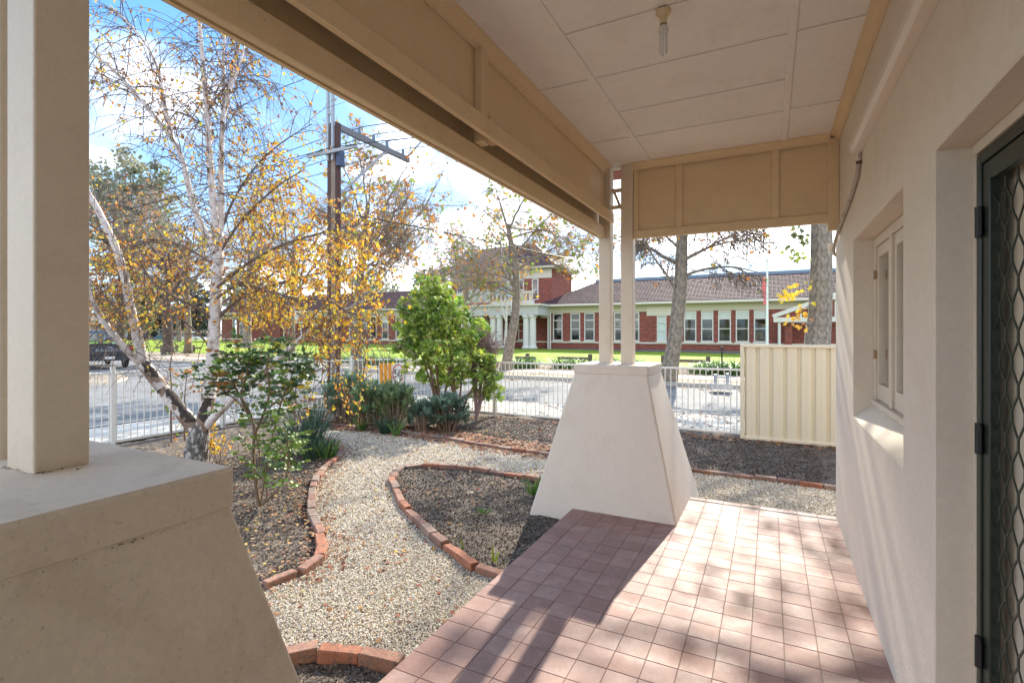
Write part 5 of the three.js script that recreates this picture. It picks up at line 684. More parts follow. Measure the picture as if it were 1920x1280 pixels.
crownTree({ name: 'bare_tree', label: 'bare grey tree screening the balcony of the school centre', group: planes, trunk: [onY(872, 668, -0.1), at(872, 610, 36), at(874, 560, 36), at(878, 500, 36)], r0: 0.26, r1: 0.11, c: at(876, 500, 36), cr: V(4.6, 3.4, 3), limbs: 17, from: 0.4, sub: 9, twig: 6, fine: 4, low: 0.6, twigMat: MT.twigGrey, leaf: { p: 0.05, size: 0.22, cols: [olive, rust, gold] } });

// ================================================================ the school across the street
const brickTex = (() => { const t = tex(512, (x, y) => { const rows = 24, r = Math.floor(y * rows), fy = y * rows - r, c = x * 8 + (r % 2) * 0.5, k = Math.floor(c), fx = c - k; const m = fy < 0.14 || fx < 0.05; const h = hash(k % 8, r, 5), n = fbm(x * 60, y * 60, 141, 2, 60); if (m) return [150, 122, 108]; const q = 0.72 + h * 0.42 + (n - 0.5) * 0.3; return [132 * q, 60 * q, 52 * q]; }); return again(t, 0.5); })();
const roofTex = (() => { const t = tex(512, (x, y) => { const r = Math.floor(y * 10), fy = y * 10 - r, c = x * 14, k = Math.floor(c); const h = hash(k % 14, r, 9), n = fbm(x * 50, y * 50, 151, 2, 50), l = sstep(0.62, 0.72, fbm(x * 9, y * 9, 153, 4, 9)); const q = 0.75 + h * 0.4 + (n - 0.5) * 0.3; return [78 * q + l * 14, 50 * q + l * 14, 53 * q + l * 12]; }); return again(t, 0.3); })();
const MS = {
  brick: S({ map: brickTex, roughness: 0.9 }), roof: S({ map: roofTex, roughness: 0.75 }), trim: S({ color: RGB(0.60, 0.55, 0.475), roughness: 0.7 }), trimBlue: S({ color: RGB(0.48, 0.47, 0.46), roughness: 0.7 }),
  frame: S({ color: RGB(0.62, 0.60, 0.56), roughness: 0.5 }), glass: P({ color: RGB(0.8, 0.86, 0.86), transmission: 1, thickness: 0, roughness: 0.02, ior: 1.5 }), blind: S({ color: RGB(0.55, 0.58, 0.55), roughness: 0.6 }), frost: S({ color: RGB(0.52, 0.58, 0.56), roughness: 0.35 }), blueRoof: S({ color: RGB(0.16, 0.23, 0.30), roughness: 0.5 }),
};
const SZ = -47, sX = (u) => onZ(u, 600, SZ).x, sYv = (u, v) => onZ(u, v, SZ).y;
const EAVE = 4.05, SILL = 0.74, BAND = 0.55, WTOP = 3.42;
const schools = 'wings of the brick school';
const courses = (x0, x1, y0, z0, y1, z1, cut0 = 0, cut1 = 0) => { // roof of overlapping courses: each row of tiles steps out over the one below
  const g = [], n = Math.round(Math.hypot(y1 - y0, z1 - z0) / 0.32); for (let k = 0; k < n; k++) { const a = k / n, b = (k + 1.15) / n, ya = lerp(y0, y1, a), yb = lerp(y0, y1, b), za = lerp(z0, z1, a), zb = lerp(z0, z1, b), l0 = x0 + cut0 * a, l1 = x1 - cut1 * a, m0 = x0 + cut0 * b, m1 = x1 - cut1 * b; const pos = [l0, ya + 0.075, za + 0.02, l1, ya + 0.075, za + 0.02, m1, yb, zb, m0, yb, zb, l0, ya - 0.02, za + 0.02, l1, ya - 0.02, za + 0.02], q = new THREE.BufferGeometry(); q.setAttribute('position', new THREE.Float32BufferAttribute(pos, 3)); q.setIndex([0, 1, 2, 0, 2, 3, 4, 5, 1, 4, 1, 0]); const o = tri(q); o.computeVertexNormals(); g.push(o); } return merge(g); };
const barrels = (x0, x1, y0, z0, y1, z1, cut0 = 0, cut1 = 0) => { const g = []; const L = Math.hypot(y1 - y0, z1 - z0); for (let x = x0 + 0.15; x < x1; x += 0.3) { const t = Math.min(cut0 ? (x - x0) / cut0 : 1, cut1 ? (x1 - x) / cut1 : 1, 1); if (t < 0.05) continue; g.push(cyl(V(x, y0 + 0.035, z0 + 0.03), V(x, lerp(y0, y1, t) + 0.02, lerp(z0, z1, t)), 0.045, 0.045, 5)); } return merge(g.map((q) => tri(q))); };
function schoolWindow(parent, u0, u1, top = WTOP, kind = 'dark', z = SZ) {
  const x0 = onZ(u0, 600, z).x, x1 = onZ(u1, 600, z).x, w = partGroup('window', parent), f = 0.09, mid = lerp(SILL, top, 0.42), head = lerp(SILL, top, 0.74);
  part('frame', merge([box(x0, x0 + f, SILL, top, z - 0.1, z + 0.04), box(x1 - f, x1, SILL, top, z - 0.1, z + 0.04), box(x0 + f, x1 - f, top - f, top, z - 0.1, z + 0.037), box(x0 + f, x1 - f, SILL, SILL + f, z - 0.1, z + 0.037), box(x0 + f, x1 - f, mid - 0.035, mid + 0.035, z - 0.09, z + 0.03), box(x0 + f, x1 - f, head - 0.05, head + 0.05, z - 0.09, z + 0.033)]), MS.frame, w);
  const gm = kind === 'frost' ? MS.frost : MS.glass, tm = kind === 'dark' ? MS.glass : kind === 'frost' ? MS.frost : MS.blind;
  part('pane', box(x0 + f, x1 - f, SILL + f, mid - 0.035, z - 0.06, z - 0.05), gm, w); part('pane', box(x0 + f, x1 - f, mid + 0.035, head - 0.05, z - 0.06, z - 0.05), gm, w); part('pane', box(x0 + f, x1 - f, head + 0.05, top - f, z - 0.06, z - 0.05), tm, w);
  part('sill', box(x0 - 0.1, x1 + 0.1, SILL - 0.17, SILL - 0.002, z - 0.1, z + 0.14), MS.trim, w);
}
{ // east wing
  const s = thing('school_wing', 'long red brick school wing with tiled roof and tall sash windows', 'building', [0, 0, 0], 0, schools), xa = sX(1026), xb = 26;
  const wins = [[1037, 1055], [1070, 1088], [1096, 1115], [1127, 1143], [1152, 1170], [1180, 1199], [1232, 1250, 'frost', 3.05], [1283, 1306, 'blind'], [1315, 1338, 'blind'], [1347, 1371, 'blind'], [1380, 1405, 'blind'], [1414, 1438, 'blind']];
  const sh = poly([[xa, -1], [xb, -1], [xb, EAVE], [xa, EAVE]]); for (const [u0, u1, , tp] of wins) sh.holes.push(poly([[sX(u0), SILL - 0.1], [sX(u0), tp ?? WTOP], [sX(u1), tp ?? WTOP], [sX(u1), SILL - 0.1]]));
  const g = extr(sh, 0.3); g.translate(0, 0, SZ - 0.3); part('wall', tri(g), MS.brick, s);
  for (const [u0, u1, k, tp] of wins) schoolWindow(s, u0, u1, tp ?? WTOP, k ?? 'dark');
  part('sill_band', box(xa, xb, BAND - 0.04, BAND + 0.11, SZ + 0.002, SZ + 0.07), MS.trim, s); part('plinth', box(xa, xb, -1, -0.02, SZ + 0.002, SZ + 0.05), S({ color: RGB(0.14, 0.13, 0.14) }), s);
  part('frieze', box(xa, xb, WTOP + 0.03, EAVE - 0.02, SZ + 0.003, SZ + 0.055), S({ color: RGB(0.52, 0.48, 0.38), roughness: 0.7 }), s); part('panel', box(sX(1213), sX(1264), 3.06, EAVE - 0.2, SZ + 0.058, SZ + 0.1), MS.trim, s);
  part('soffit', box(xa, xb, EAVE, EAVE + 0.06, SZ - 0.3, SZ + 0.75), MS.trim, s); part('gutter', box(xa - 0.3, xb, EAVE + 0.06, EAVE + 0.24, SZ + 0.72, SZ + 0.88), S({ color: RGB(0.66, 0.6, 0.55), roughness: 0.5 }), s);
  const ry = 6.75, rz = SZ - 4.4; const roof = part('roof', courses(xa - 0.5, xb, EAVE + 0.25, SZ + 0.8, ry, rz, 4.2, 0), MS.roof, s); part('tile_ridges', barrels(xa - 0.5, xb, EAVE + 0.25, SZ + 0.8, ry, rz, 4.2, 0), MS.roof, roof, 'stuff');
  part('back_roof', box(xa + 3.5, xb, ry - 0.05, ry + 0.34, rz - 4.5, rz - 0.3), MS.blueRoof, s); part('interior', merge([box(xa + 0.3, xb, -0.9, EAVE, SZ - 5, SZ - 4.8), box(xa + 0.3, xb, EAVE + 0.001, EAVE + 0.1, SZ - 5, SZ - 0.31), box(xa + 0.3, xb, -0.3, -0.2, SZ - 4.79, SZ - 0.31)]), S({ color: RGB(0.45, 0.42, 0.36) }), s);
  for (const u of [1029, 1033]) part('downpipe', cyl(V(sX(u), -0.6, SZ + 0.16), V(sX(u), EAVE, SZ + 0.16), 0.09, 0.09, 8), MS.frame, s); part('rainhead', box(sX(1018), sX(1031), 3.0, 3.45, SZ + 0.26, SZ + 0.6), MS.trimBlue, s);
  // small gabled porch at the far right
  const px = sX(1466), p2 = sX(1580); const gb = partGroup('entrance_porch', s);
  const tri2 = extr([[px - 0.4, 2.58], [p2, 2.58], [p2, 4.35], [px + 4.6, 4.35]], 0.12); tri2.translate(0, 0, SZ + 0.6); part('gable_infill', tri(tri2), MS.brick, gb);
  const bargeL = Math.hypot(5.0, 1.9), bg2 = box(0, bargeL, 0, 0.3, 0, 0.3); bg2.rotateZ(Math.atan2(1.9, 5.0)); bg2.translate(px - 0.6, 2.66, SZ + 2.3); part('bargeboard', bg2, MS.frame, gb); part('tie_beam', box(px - 0.6, p2, 2.35, 2.72, SZ + 2.32, SZ + 2.55), MS.frame, gb);
  for (let k = 0; k < 7; k++) part('gable_slat', box(px + 1.2 + k * 0.75, px + 1.32 + k * 0.75, 2.72, Math.min(4.3, 3.0 + k * 0.3), SZ + 2.33, SZ + 2.42), MS.frame, gb);
  part('porch_post', cyl(V(px - 0.2, -0.6, SZ + 2.3), V(px - 0.2, 2.4, SZ + 2.3), 0.11, 0.11, 10), MS.frame, gb); part('brick_return', box(sX(1471), sX(1484), -0.8, 2.6, SZ + 0.31, SZ + 1.9), MS.brick, gb);
}
{ // central two storey block with portico
  const s = thing('school_centre', 'two storey brick centre of the school with columned portico and balcony', 'building', [0, 0, 0], 0, schools), xa = sX(838), xb = sX(1028), zF = SZ - 0.8;
  part('wall', box(xa, xb, -1, 8.05, zF - 6, zF), MS.brick, s); part('frieze', box(xa - 0.05, xb + 0.05, 7.1, 8.0, zF + 0.003, zF + 0.06), MS.trim, s); part('eave', box(xa - 0.7, xb + 0.7, 8.06, 8.26, zF - 6.6, zF + 0.9), MS.trim, s);
  const hip = (x0, x1, z0, z1, y0, rise, run) => { const pos = [x0, y0, z1, x1, y0, z1, x1, y0, z0, x0, y0, z0, x0 + run, y0 + rise, (z0 + z1) / 2, x1 - run, y0 + rise, (z0 + z1) / 2], q = new THREE.BufferGeometry(); q.setAttribute('position', new THREE.Float32BufferAttribute(pos, 3)); q.setIndex([0, 1, 5, 0, 5, 4, 1, 2, 5, 2, 3, 4, 2, 4, 5, 3, 0, 4]); const o = tri(q); o.computeVertexNormals(); return o; };
  part('roof', hip(xa - 0.8, xb + 0.8, zF - 6.8, zF + 1.0, 8.27, 2.9, 3.9), MS.roof, s);
  const upw = (u0, u1) => { const x0 = onZ(u0, 600, zF).x, x1 = onZ(u1, 600, zF).x, w = partGroup('window', s); part('frame', merge([box(x0, x0 + 0.1, 4.9, 7.05, zF + 0.005, zF + 0.08), box(x1 - 0.1, x1, 4.9, 7.05, zF + 0.005, zF + 0.08), box(x0 + 0.1, x1 - 0.1, 6.95, 7.05, zF + 0.006, zF + 0.077), box(x0 + 0.1, x1 - 0.1, 4.9, 5.0, zF + 0.006, zF + 0.077), box(x0 + 0.1, x1 - 0.1, 5.9, 5.98, zF + 0.006, zF + 0.07)]), MS.frame, w); part('pane', box(x0 + 0.1, x1 - 0.1, 5.0, 6.95, zF + 0.007, zF + 0.03), MS.glass, w); };
  for (const [a, b] of [[857, 868], [876, 887], [905, 918], [930, 943], [970, 983], [998, 1010]]) upw(a, b);
  // portico: columns, entablature, balcony
  const zp = SZ + 2.6, cx = (u) => onZ(u, 600, zp).x, p0 = cx(846), p1 = cx(1012);
  part('entablature', box(p0, p1, 3.2, 4.1, SZ - 0.79, zp + 0.4), MS.trimBlue, s); part('cornice', box(p0 - 0.3, p1 + 0.3, 4.101, 4.28, SZ - 0.78, zp + 0.65), MS.trim, s);
  const par = part('parapet', box(p0 + 3.2, p1 - 0.5, 4.281, 4.62, zp + 0.1, zp + 0.35), MS.trim, s); part('parapet_rail', box(p0 + 0.2, p1 - 0.5, 5.3, 5.5, zp + 0.08, zp + 0.37), MS.trim, s);
  for (let k = 0; k < 20; k++) part('baluster', box(p0 + 0.5 + k * 0.45, p0 + 0.72 + k * 0.45, 4.285, 5.298, zp + 0.12, zp + 0.33), MS.trim, s);
  const sign = part('sign_board', box(cx(876), cx(923), 4.5, 5.9, zp + 0.42, zp + 0.5), MS.trimBlue, s); part('sign_stripe', box(cx(878), cx(921), 4.38, 4.49, zp + 0.42, zp + 0.51), S({ color: RGB(0.42, 0.06, 0.05) }), sign);
  for (const u of [870, 880, 925, 937, 987, 999]) { const x = cx(u), c = part('column', new THREE.LatheGeometry([[0, 0], [0.46, 0], [0.46, 0.25], [0.36, 0.32], [0.34, 0.4], [0.31, 3.0], [0.33, 3.02], [0.42, 3.12], [0.44, 3.3], [0, 3.3]].map(([r, y]) => new THREE.Vector2(r, y)), 14), MS.frame, s); c.position.set(x, -0.1, zp); }
  for (const [a, b] of [[948, 962], [972, 984]]) schoolWindow(s, a, b, 3.0, 'dark', SZ - 0.78);
  part('doorway', box(onZ(893, 600, zF).x, onZ(920, 600, zF).x, -0.5, 2.9, zF + 0.004, zF + 0.03), S({ color: RGB(0.40, 0.27, 0.17), roughness: 0.5 }), s); part('sill_band', box(xa, xb, BAND - 0.04, BAND + 0.11, zF + 0.002, zF + 0.05), MS.trim, s); part('plinth', box(xa, xb, -1, -0.05, zF + 0.002, zF + 0.05), S({ color: RGB(0.14, 0.13, 0.14) }), s);
}
{ // west wing
  const s = thing('school_wing', 'western red brick school wing with a projecting arched bay', 'building', [0, 0, 0], 0, schools), xa = sX(415), xb = sX(838), by = 0.3;
  const wins = [[436, 444], [449, 457], [588, 597], [606, 616], [655, 664], [676, 688], [694, 706], [716, 728], [742, 754], [766, 778], [790, 802], [812, 824]];
  const sh = poly([[xa, -1], [xb, -1], [xb, EAVE], [xa, EAVE]]); for (const [u0, u1] of wins) sh.holes.push(poly([[sX(u0), SILL - 0.1], [sX(u0), WTOP], [sX(u1), WTOP], [sX(u1), SILL - 0.1]])); const g = extr(sh, 0.3); g.translate(0, 0, SZ - 0.3); part('wall', tri(g), MS.brick, s);
  wins.forEach(([a, b], k) => schoolWindow(s, a, b, WTOP, k % 3 === 1 ? 'blind' : 'dark'));
  part('sill_band', box(xa, xb, BAND - 0.04, BAND + 0.11, SZ + 0.002, SZ + 0.06), MS.trim, s); part('frieze', box(xa, xb, WTOP + 0.03, EAVE - 0.02, SZ + 0.003, SZ + 0.055), MS.trim, s); part('soffit', box(xa, xb, EAVE, EAVE + 0.06, SZ - 0.3, SZ + 0.75), MS.trim, s); part('gutter', box(xa, xb + 0.3, EAVE + 0.06, EAVE + 0.24, SZ + 0.72, SZ + 0.88), MS.trim, s);
  part('roof', courses(xa - 0.5, xb + 0.3, EAVE + 0.25, SZ + 0.8, 6.75, SZ - 4.4, 4.2, 2), MS.roof, s); part('interior', merge([box(xa + 0.3, xb, -0.9, EAVE, SZ - 5, SZ - 4.8), box(xa + 0.3, xb, EAVE + 0.001, EAVE + 0.1, SZ - 5, SZ - 0.31), box(xa + 0.3, xb, -0.3, -0.2, SZ - 4.79, SZ - 0.31)]), S({ color: RGB(0.45, 0.42, 0.36) }), s);
  // arched bay: brick gable front with a recessed arch
  const a0 = sX(472), a1 = sX(520), cxm = (a0 + a1) / 2, bs = new THREE.Shape(); bs.moveTo(a0 - 1, -0.6); bs.lineTo(a1 + 1, -0.6); bs.lineTo(a1 + 1, EAVE); bs.lineTo(a0 - 1, EAVE); bs.closePath(); const h = new THREE.Path(); h.moveTo(a0, 0.8); h.lineTo(a1, 0.8); h.lineTo(a1, 2.2); h.absellipse(cxm, 2.2, (a1 - a0) / 2, 1.3, 0, Math.PI, false); h.closePath(); bs.holes.push(h); const bgm = extr(bs, 0.35); bgm.translate(0, 0, SZ + 0.08); part('arched_bay', tri(bgm), MS.brick, s);
  const gx = sX(553), gx2 = sX(585); const gl = extr([[gx - 0.3, 2.7], [gx2 + 0.3, 2.7], [(gx + gx2) / 2, 4.3]], 0.2); gl.translate(0, 0, SZ + 1.6); part('porch_gable', tri(gl), MS.frame, s); for (const x of [gx, gx2]) part('porch_post', cyl(V(x, -0.3, SZ + 1.7), V(x, 2.72, SZ + 1.7), 0.12, 0.12, 8), MS.frame, s);
}
{ // log rails at the edge of the lawn
  const wood = S({ color: RGB(0.16, 0.125, 0.095), roughness: 0.95, bumpMap: again(barkBump, 2), bumpScale: 0.02 });
  const railAt = (u0, u1, v, posts, where) => { const a = onY(u0, v + 12, -0.07), b = onY(u1, v + 12, -0.07), z = (a.z + b.z) / 2, r = thing('log_rail', 'low weathered timber barrier rail ' + where, 'barrier', [0, 0, 0], 0, 'log rails along the lawn'); part('rail', box(a.x, b.x, 0.24, 0.37, z - 0.06, z + 0.06), wood, r); for (const u of posts) { const p = onY(u, v + 12, -0.07); part('post', box(p.x - 0.09, p.x + 0.09, -0.3, 0.52, z - 0.17, z - 0.062), wood, r); } };
  railAt(962, 1008, 673, [988], 'beside the tree before the portico'); railAt(1042, 1112, 674, [1110], 'ending behind the twin porch posts'); railAt(1236, 1330, 680, [1239, 1330], 'behind the leaning grey tree'); railAt(288, 308, 648, [300], 'just left of the dark trunked street tree'); railAt(322, 335, 648, [327], 'short, right of the dark trunked street tree'); railAt(345, 384, 649, [356], 'behind the main birch stem');
}
// ================================================================ pole, wires, sign, flags
const metalGrey = S({ color: RGB(0.33, 0.35, 0.37), roughness: 0.5, metalness: 0.4 });
{
  const d = 13.4, b = at(626, 743, d), X = b.x, Z = b.z, k = d / FPX, top = at(626, 232, d).y;
  const p = thing('power_pole', 'tall steel and concrete power pole with cross arms on the verge', 'power pole', [X, 0, Z]), rust2 = S({ color: RGB(0.085, 0.035, 0.028), roughness: 0.7, map: again(grimeMap, 1) }), conc = S({ map: again(concreteMap, 1), color: RGB(0.45, 0.38, 0.33), roughness: 0.95 });
  part('steel_channel', box(-0.19, -0.045, -0.3, top, -0.1, 0.1), rust2, p); part('steel_channel', box(0.145, 0.195, -0.3, top, -0.1, 0.1), rust2, p); part('concrete_core', box(-0.044, 0.144, -0.3, top - 0.15, -0.085, 0.092), conc, p);
  for (const x of [-0.155, 0.05]) part('riser', box(x, x + 0.085, top - 1.0, top + 2.6, 0.101, 0.18), metalGrey, p); for (const y of [top + 0.2, top + 1.4]) part('spacer', box(-0.07, 0.05, y, y + 0.1, 0.11, 0.17), metalGrey, p);
  part('cross_arm', box(-0.02, 0.09, top - 0.12, top + 0.04, -3.75, -0.105), S({ color: RGB(0.16, 0.16, 0.17), roughness: 0.6 }), p); part('cross_arm', box(-0.95, 1.15, top - 0.84, top - 0.76, 0.185, 0.265), metalGrey, p);
  part('brace', cyl(V(0.05, top - 1.9, -0.1), V(0.05, top - 0.12, -2.4), 0.035, 0.035, 6), metalGrey, p); part('outrigger', cyl(V(0.05, top + 0.0, -3.6), V(0.6, top + 0.75, -4.1), 0.035, 0.035, 6), metalGrey, p);
  for (const [x, y, z] of [[0.035, top + 0.12, -1.1], [0.035, top + 0.12, -1.8], [0.035, top + 0.12, -2.5], [0.035, top + 0.12, -3.4]]) part('insulator', cyl(V(x, y - 0.08, z), V(x, y + 0.1, z), 0.07, 0.05, 10), S({ color: RGB(0.10, 0.16, 0.22), roughness: 0.3 }), p);
  part('fuse_box', box(0.21, 0.36, top - 1.15, top - 0.75, -0.1, 0.12), S({ color: RGB(0.06, 0.09, 0.16) }), p);
  p.scale.set(0.82, 1, 0.82); const wire = (y0, z0, xr = [X - 45, X + 42], sag = 0.9, r = 0.012, dy = 0) => { const pts = []; for (const [a, bb] of [[xr[0], X], [X, xr[1]]]) for (let i = 0; i < 14; i++) { const t = i / 13; pts.push(V(lerp(a, bb, t), y0 + dy * (a < X ? (1 - t) : t) - sag * 4 * t * (1 - t), z0)); } single('power_line', new THREE.TubeGeometry(new THREE.CatmullRomCurve3(pts.filter((q, i) => i !== 14)), 52, r, 4), M.black, 'thin black overhead wire strung along the street over the pole', 'wire', 'overhead wires'); };
  for (const [y, z] of [[top + 2.4, 0.25], [top + 1.3, 0.25], [top + 0.22, -0.9], [top + 0.22, -1.48], [top + 0.22, -2.05], [top + 0.22, -2.79], [top - 0.72, 0.24]]) wire(y, Z + z);
  const sp = [V(X, top - 2.3, Z), V(-3, 5.6, -28), V(8, 5.4, -40)]; single('service_line', new THREE.TubeGeometry(new THREE.CatmullRomCurve3([sp[0], sp[0].clone().lerp(sp[2], 0.5).add(V(0, -1.4, 0)), sp[2]]), 30, 0.014, 4), M.black, 'slack dark service cable running from the pole over to the brick school', 'wire');
}
const font = await new FontLoader().loadAsync('fonts/droid/droid_sans_bold.typeface.json');
const text = (s, size, depth) => { const g = new TextGeometry(s, { font, size, depth, curveSegments: 5, bevelEnabled: false }); g.computeBoundingBox(); const b = g.boundingBox; g.translate(-(b.min.x + b.max.x) / 2, -(b.min.y + b.max.y) / 2, 0); return g; };
{ // roadworks sign on the footpath
  const c = at(734, 700, 11.75), s = thing('speed_sign', 'orange and white roadworks frame sign showing a fifty speed limit beyond the fence', 'sign', [c.x, 0, c.z], Math.atan2(-c.x, -c.z)), white = S({ color: RGB(0.74, 0.74, 0.72), roughness: 0.5 }), k = 11.75 / FPX, y0 = c.y;
  part('orange_panel', extr([[-0.30, 0.24], [0.0, 0.24], [0.0, -0.24], [-0.245, -0.24]].map(([x, y]) => [x, y + y0]), 0.012), S({ color: RGB(0.80, 0.33, 0.02), roughness: 0.5 }), s);
  const wp = part('white_panel', extr([[0.004, 0.24], [0.29, 0.24], [0.29, -0.24], [0.004, -0.24]].map(([x, y]) => [x, y + y0]), 0.012), white, s); const ring = new THREE.RingGeometry(0.118, 0.142, 40); ring.scale(0.92, 1.55, 1); ring.translate(0.147, y0, 0.0145); part('red_ring', ring, S({ color: RGB(0.42, 0.02, 0.04), roughness: 0.5 }), wp);
  const n = text('50', 0.17, 0.004); n.scale(0.72, 1.15, 1); n.translate(0.147, y0, 0.0125); part('number', n, M.black, wp); part('frame', merge([box(-0.315, -0.302, y0 - 0.7, y0 + 0.25, -0.02, 0.02), box(0.292, 0.308, y0 - 0.9, y0 + 0.25, -0.02, 0.02), box(-0.3, 0.29, y0 - 0.26, y0 - 0.245, -0.02, 0.015)]), M.black, s); part('foot', merge([box(0.28, 0.32, -0.1, y0 - 0.9, -0.3, 0.3), box(-0.33, -0.29, -0.1, y0 - 0.7, -0.3, 0.3)]), M.black, s);
}
function flagPole(label, u, vTop, z, flag) { const b = onZ(u, 600, z), top = onZ(u, vTop, z).y, p = thing('flagpole', label, 'flagpole', [b.x, -0.1, z], 0, 'flagpoles before the school'); part('pole', cyl(V(0, -0.2, 0), V(0, top, 0), 0.11, 0.07, 10), S({ color: RGB(0.75, 0.76, 0.75), roughness: 0.3 }), p); part('finial', new THREE.SphereGeometry(0.11, 10, 8).translate(0, top + 0.08, 0), M.whiteMetal, p); const g = flag(top); part('flag', g.g, g.m, p); }
flagPole('white flagpole with a pale blue flag blowing towards the portico', 960, 512, -43, (top) => { const pos = [], idx = [], N = 16; for (let i = 0; i <= N; i++) { const t = i / N, x = -0.08 - t * 1.75, w = 1.75 * (1 - t * 0.62), y = top - 0.35 - t * 1.25; pos.push(x, y, Math.sin(t * 9) * 0.12, x, y - w * (1 - 0.35 * t), Math.sin(t * 9 + 0.5) * 0.12); if (i) { const a = i * 2; idx.push(a - 2, a - 1, a, a - 1, a + 1, a); } } const q = new THREE.BufferGeometry(); q.setAttribute('position', new THREE.Float32BufferAttribute(pos, 3)); q.setIndex(idx); q.computeVertexNormals(); return { g: tri(q), m: P({ color: RGB(0.45, 0.62, 0.70), roughness: 0.9, transmission: 0.3, thickness: 0 }) }; });
flagPole('white flagpole with a limp pinkish red flag before the gabled entrance', 1439, 486, -42, (top) => { const pos = [], idx = [], N = 14; for (let i = 0; i <= N; i++) { const t = i / N, y = top - 1.2 - t * 2.0; pos.push(-0.07, y, 0, -0.30 - Math.sin(t * 6) * 0.06, y - 0.1, 0.14 * Math.sin(t * 8)); if (i) { const a = i * 2; idx.push(a - 2, a, a - 1, a - 1, a, a + 1); } } const q = new THREE.BufferGeometry(); q.setAttribute('position', new THREE.Float32BufferAttribute(pos, 3)); q.setIndex(idx); q.computeVertexNormals(); return { g: tri(q), m: P({ color: RGB(0.55, 0.13, 0.15), roughness: 0.9, transmission: 0.2, thickness: 0 }) }; });
{ const q = onY(1354, 699, -0.09), b = single('garden_stake', merge([cyl(V(0, 0, 0), V(0, 1.0, 0), 0.03, 0.03, 8), cyl(V(0, 1.0, 0), V(0, 1.08, 0), 0.06, 0.05, 8)].map((g) => tri(g))), M.black, 'short dark stake light standing in the strap leaved verge planting', 'stake light'); b.position.copy(q); }
{ // a grey meter lid on a stand beyond the fence
  const q = onY(1352, 728, -0.085), t = thing('water_meter', 'pale round meter lid with dark fittings on the verge across the street', 'meter', [q.x, -0.085, q.z]); part('lid', new THREE.CylinderGeometry(0.3, 0.33, 0.16, 18).translate(0, 0.08, 0), MG.concrete, t); part('fitting', merge([cyl(V(-0.15, 0.15, 0), V(-0.15, 0.42, 0), 0.05), cyl(V(0.18, 0.15, 0), V(0.18, 0.46, 0), 0.05), cyl(V(-0.2, 0.34, 0), V(0.24, 0.34, 0), 0.035)].map((g) => tri(g))), M.steel, t);
}
// ================================================================ vehicles
function car(label, pos, turn, paint, o = {}) { // x forward, built around the wheels
  const t = thing(o.name ?? 'parked_car', label, o.cat ?? 'car', pos, turn, 'cars in the far car park'), L = o.L ?? 4.4, H = o.H ?? 1.48, Wd = 1.76, wb = L * 0.30, body = P({ color: paint, roughness: 0.28, clearcoat: 0.8, clearcoatRoughness: 0.05, metalness: 0.2 });
  const low = [[-L / 2, 0.32], [-L / 2 + 0.05, 0.78], [-L / 2 + 0.25, 0.92], [L * 0.2, 0.95], [L / 2 - 0.35, 0.82], [L / 2 - 0.02, 0.66], [L / 2, 0.32]], cab = o.van ? [[-L / 2 + 0.12, 0.93], [-L / 2 + 0.22, H - 0.06], [-L / 2 + 0.5, H], [L * 0.02, H], [L * 0.24, 0.95]] : [[-L / 2 + 0.5, 0.93], [-L * 0.26, H - 0.04], [-L * 0.12, H], [L * 0.06, H - 0.02], [L * 0.24, 0.95]];
  const s = poly(low); for (const x of [-wb, wb]) { const h = new THREE.Path(); h.absarc(x, 0.33, 0.0, 0, 6.28); } const g = extr(low, Wd, 0.06); g.translate(0, 0, -Wd / 2); const bd = part('body', tri(g), body, t);
  const c = extr(cab, Wd - 0.24, 0.08); c.translate(0, 0, -(Wd - 0.24) / 2); part('cabin', tri(c), MS.glass, bd); const rf = extr([[cab[1][0] - 0.02, H - 0.07], [cab[1][0] + 0.1, H + 0.012], [cab[3][0], H + 0.012], [cab[3][0] + 0.14, H - 0.08]], Wd - 0.28, 0.03); rf.translate(0, 0, -(Wd - 0.28) / 2); part('roof', tri(rf), body, bd);
  for (const x of [cab[1][0] + 0.35, cab[3][0] - 0.45]) for (const z of [-1, 1]) part('pillar', box(x, x + 0.09, 0.93, H - 0.03, z * (Wd / 2 - 0.118) - 0.006, z * (Wd / 2 - 0.118) + 0.006), body, bd);
  wheels(t, wb, Wd, 0.32); for (const z of [-1, 1]) { part('headlight', box(L / 2 - 0.14, L / 2 - 0.005, 0.60, 0.74, z * 0.62 - 0.16, z * 0.62 + 0.16), S({ color: RGB(0.7, 0.72, 0.74), roughness: 0.15 }), t); part('tail_light', box(-L / 2 - 0.004, -L / 2 + 0.1, 0.66, 0.84, z * 0.68 - 0.14, z * 0.68 + 0.14), S({ color: RGB(0.35, 0.02, 0.02), roughness: 0.2 }), t); } return t;
}
function wheels(t, wb, Wd, r) { for (const x of [-wb, wb]) for (const z of [-1, 1]) { const ty = part('wheel', new THREE.TorusGeometry(r - 0.09, 0.095, 8, 20), S({ color: RGB(0.02, 0.02, 0.02), roughness: 0.9 }), t); ty.position.set(x, r, z * (Wd / 2 - 0.07)); part('rim', new THREE.CylinderGeometry(r - 0.1, r - 0.1, 0.12, 16).rotateX(Math.PI / 2), M.steel, ty); } }
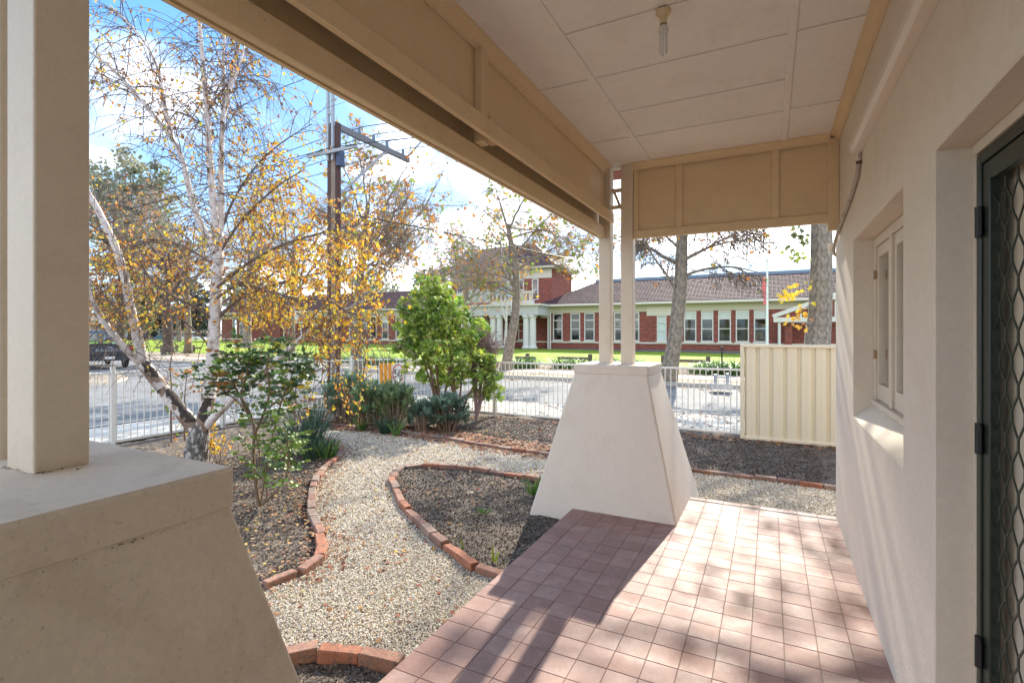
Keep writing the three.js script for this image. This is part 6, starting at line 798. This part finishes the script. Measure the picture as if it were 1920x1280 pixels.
{
  const pk = (u, v, d) => { const q = at(u, v, d); return [q.x, -0.1, q.z]; };
  car('dark blue sedan parked beyond the lawn beside the yellowish tree', pk(228, 640, 84), 0.45, RGB(0.02, 0.06, 0.18), {});
  car('black wagon parked in front of the pale house', pk(272, 640, 88), 0.45, RGB(0.012, 0.012, 0.014), { van: true, H: 1.65 });
  car('teal blue car half hidden by the dark tree trunk', pk(308, 641, 84), 0.45, RGB(0.03, 0.16, 0.26), { H: 1.5 });
  car('dark navy car parked beside the white van', pk(336, 640, 86), 0.45, RGB(0.02, 0.035, 0.08), { van: true, H: 1.6 });
  car('white van like wagon parked under the dark evergreens', pk(358, 641, 84), 0.45, RGB(0.72, 0.72, 0.72), { van: true, H: 1.75, L: 4.8 });
  // pickup truck leaving along the street, seen from behind
  const q = onY(178, 688, RY), t = thing('pickup_truck', 'black double cab pickup truck seen from behind on the street', 'pickup truck', [q.x, RY, q.z], Math.PI * 0.93), ink = P({ color: RGB(0.012, 0.014, 0.024), roughness: 0.25, clearcoat: 1, clearcoatRoughness: 0.05 });
  const W = 1.86, low = [[-2.65, 0.5], [-2.68, 1.16], [0.9, 1.18], [1.5, 1.16], [2.5, 1.02], [2.62, 0.5]], cab = [[-0.95, 1.15], [-0.78, 1.74], [-0.5, 1.82], [0.75, 1.8], [1.5, 1.15]];
  const g = extr(low, W, 0.05); g.translate(0, 0, -W / 2); const bd = part('body', tri(g), ink, t), c = extr(cab, W - 0.22, 0.08); c.translate(0, 0, -(W - 0.22) / 2); part('cabin', tri(c), MS.glass, bd); const rf = extr([[-0.8, 1.73], [-0.55, 1.835], [0.75, 1.815], [0.9, 1.73]], W - 0.26, 0.03); rf.translate(0, 0, -(W - 0.26) / 2); part('roof', tri(rf), ink, bd);
  part('tonneau', box(-2.6, -1.0, 1.181, 1.20, -W / 2 + 0.08, W / 2 - 0.08), M.black, bd); const tg = part('tailgate', rbox(-2.715, -2.682, 0.68, 1.14, -0.76, 0.76, 0.01), ink, t);
  const tx = text('RANGER', 0.13, 0.008); tx.scale(1.5, 1, 1); tx.rotateY(-Math.PI / 2); tx.translate(-2.716, 0.93, 0); part('lettering', tx, S({ color: RGB(0.25, 0.26, 0.27), roughness: 0.3 }), tg); part('handle', rbox(-2.735, -2.716, 1.03, 1.08, -0.12, 0.12, 0.005), M.steel, tg);
  part('number_plate', box(-2.76, -2.742, 0.5, 0.62, -0.19, 0.19), M.whiteMetal, t); part('bumper', rbox(-2.74, -2.69, 0.42, 0.63, -0.88, 0.88, 0.02), S({ color: RGB(0.03, 0.03, 0.035), roughness: 0.5 }), t); for (const z of [-1, 1]) part('tail_light', rbox(-2.72, -2.62, 0.72, 1.12, z * 0.86 - 0.08, z * 0.86 + 0.08, 0.01), S({ color: RGB(0.35, 0.015, 0.015), roughness: 0.15 }), t); wheels(t, 1.65, W, 0.39);
}
{ // pale house behind the car park
  const q = at(292, 640, 98), h = thing('pale_house', 'small pale house with grey roof behind the parked cars', 'house', [q.x, -0.1, q.z], 0.5); part('wall', box(-11, 9, -0.3, 2.9, -3, 3), S({ color: RGB(0.50, 0.42, 0.33) }), h); const r = extr([[-11.6, 2.9], [9.6, 2.9], [7, 5.2], [-9, 5.2]], 7); r.translate(0, 0, -3.4); part('roof', tri(r), S({ color: RGB(0.28, 0.29, 0.31), roughness: 0.6 }), h); for (const x of [-8, -3, 2, 6]) { part('window', box(x, x + 1.5, 0.9, 2.2, 3.005, 3.05), MS.glass, h); }
}
renderer.render(scene, camera);
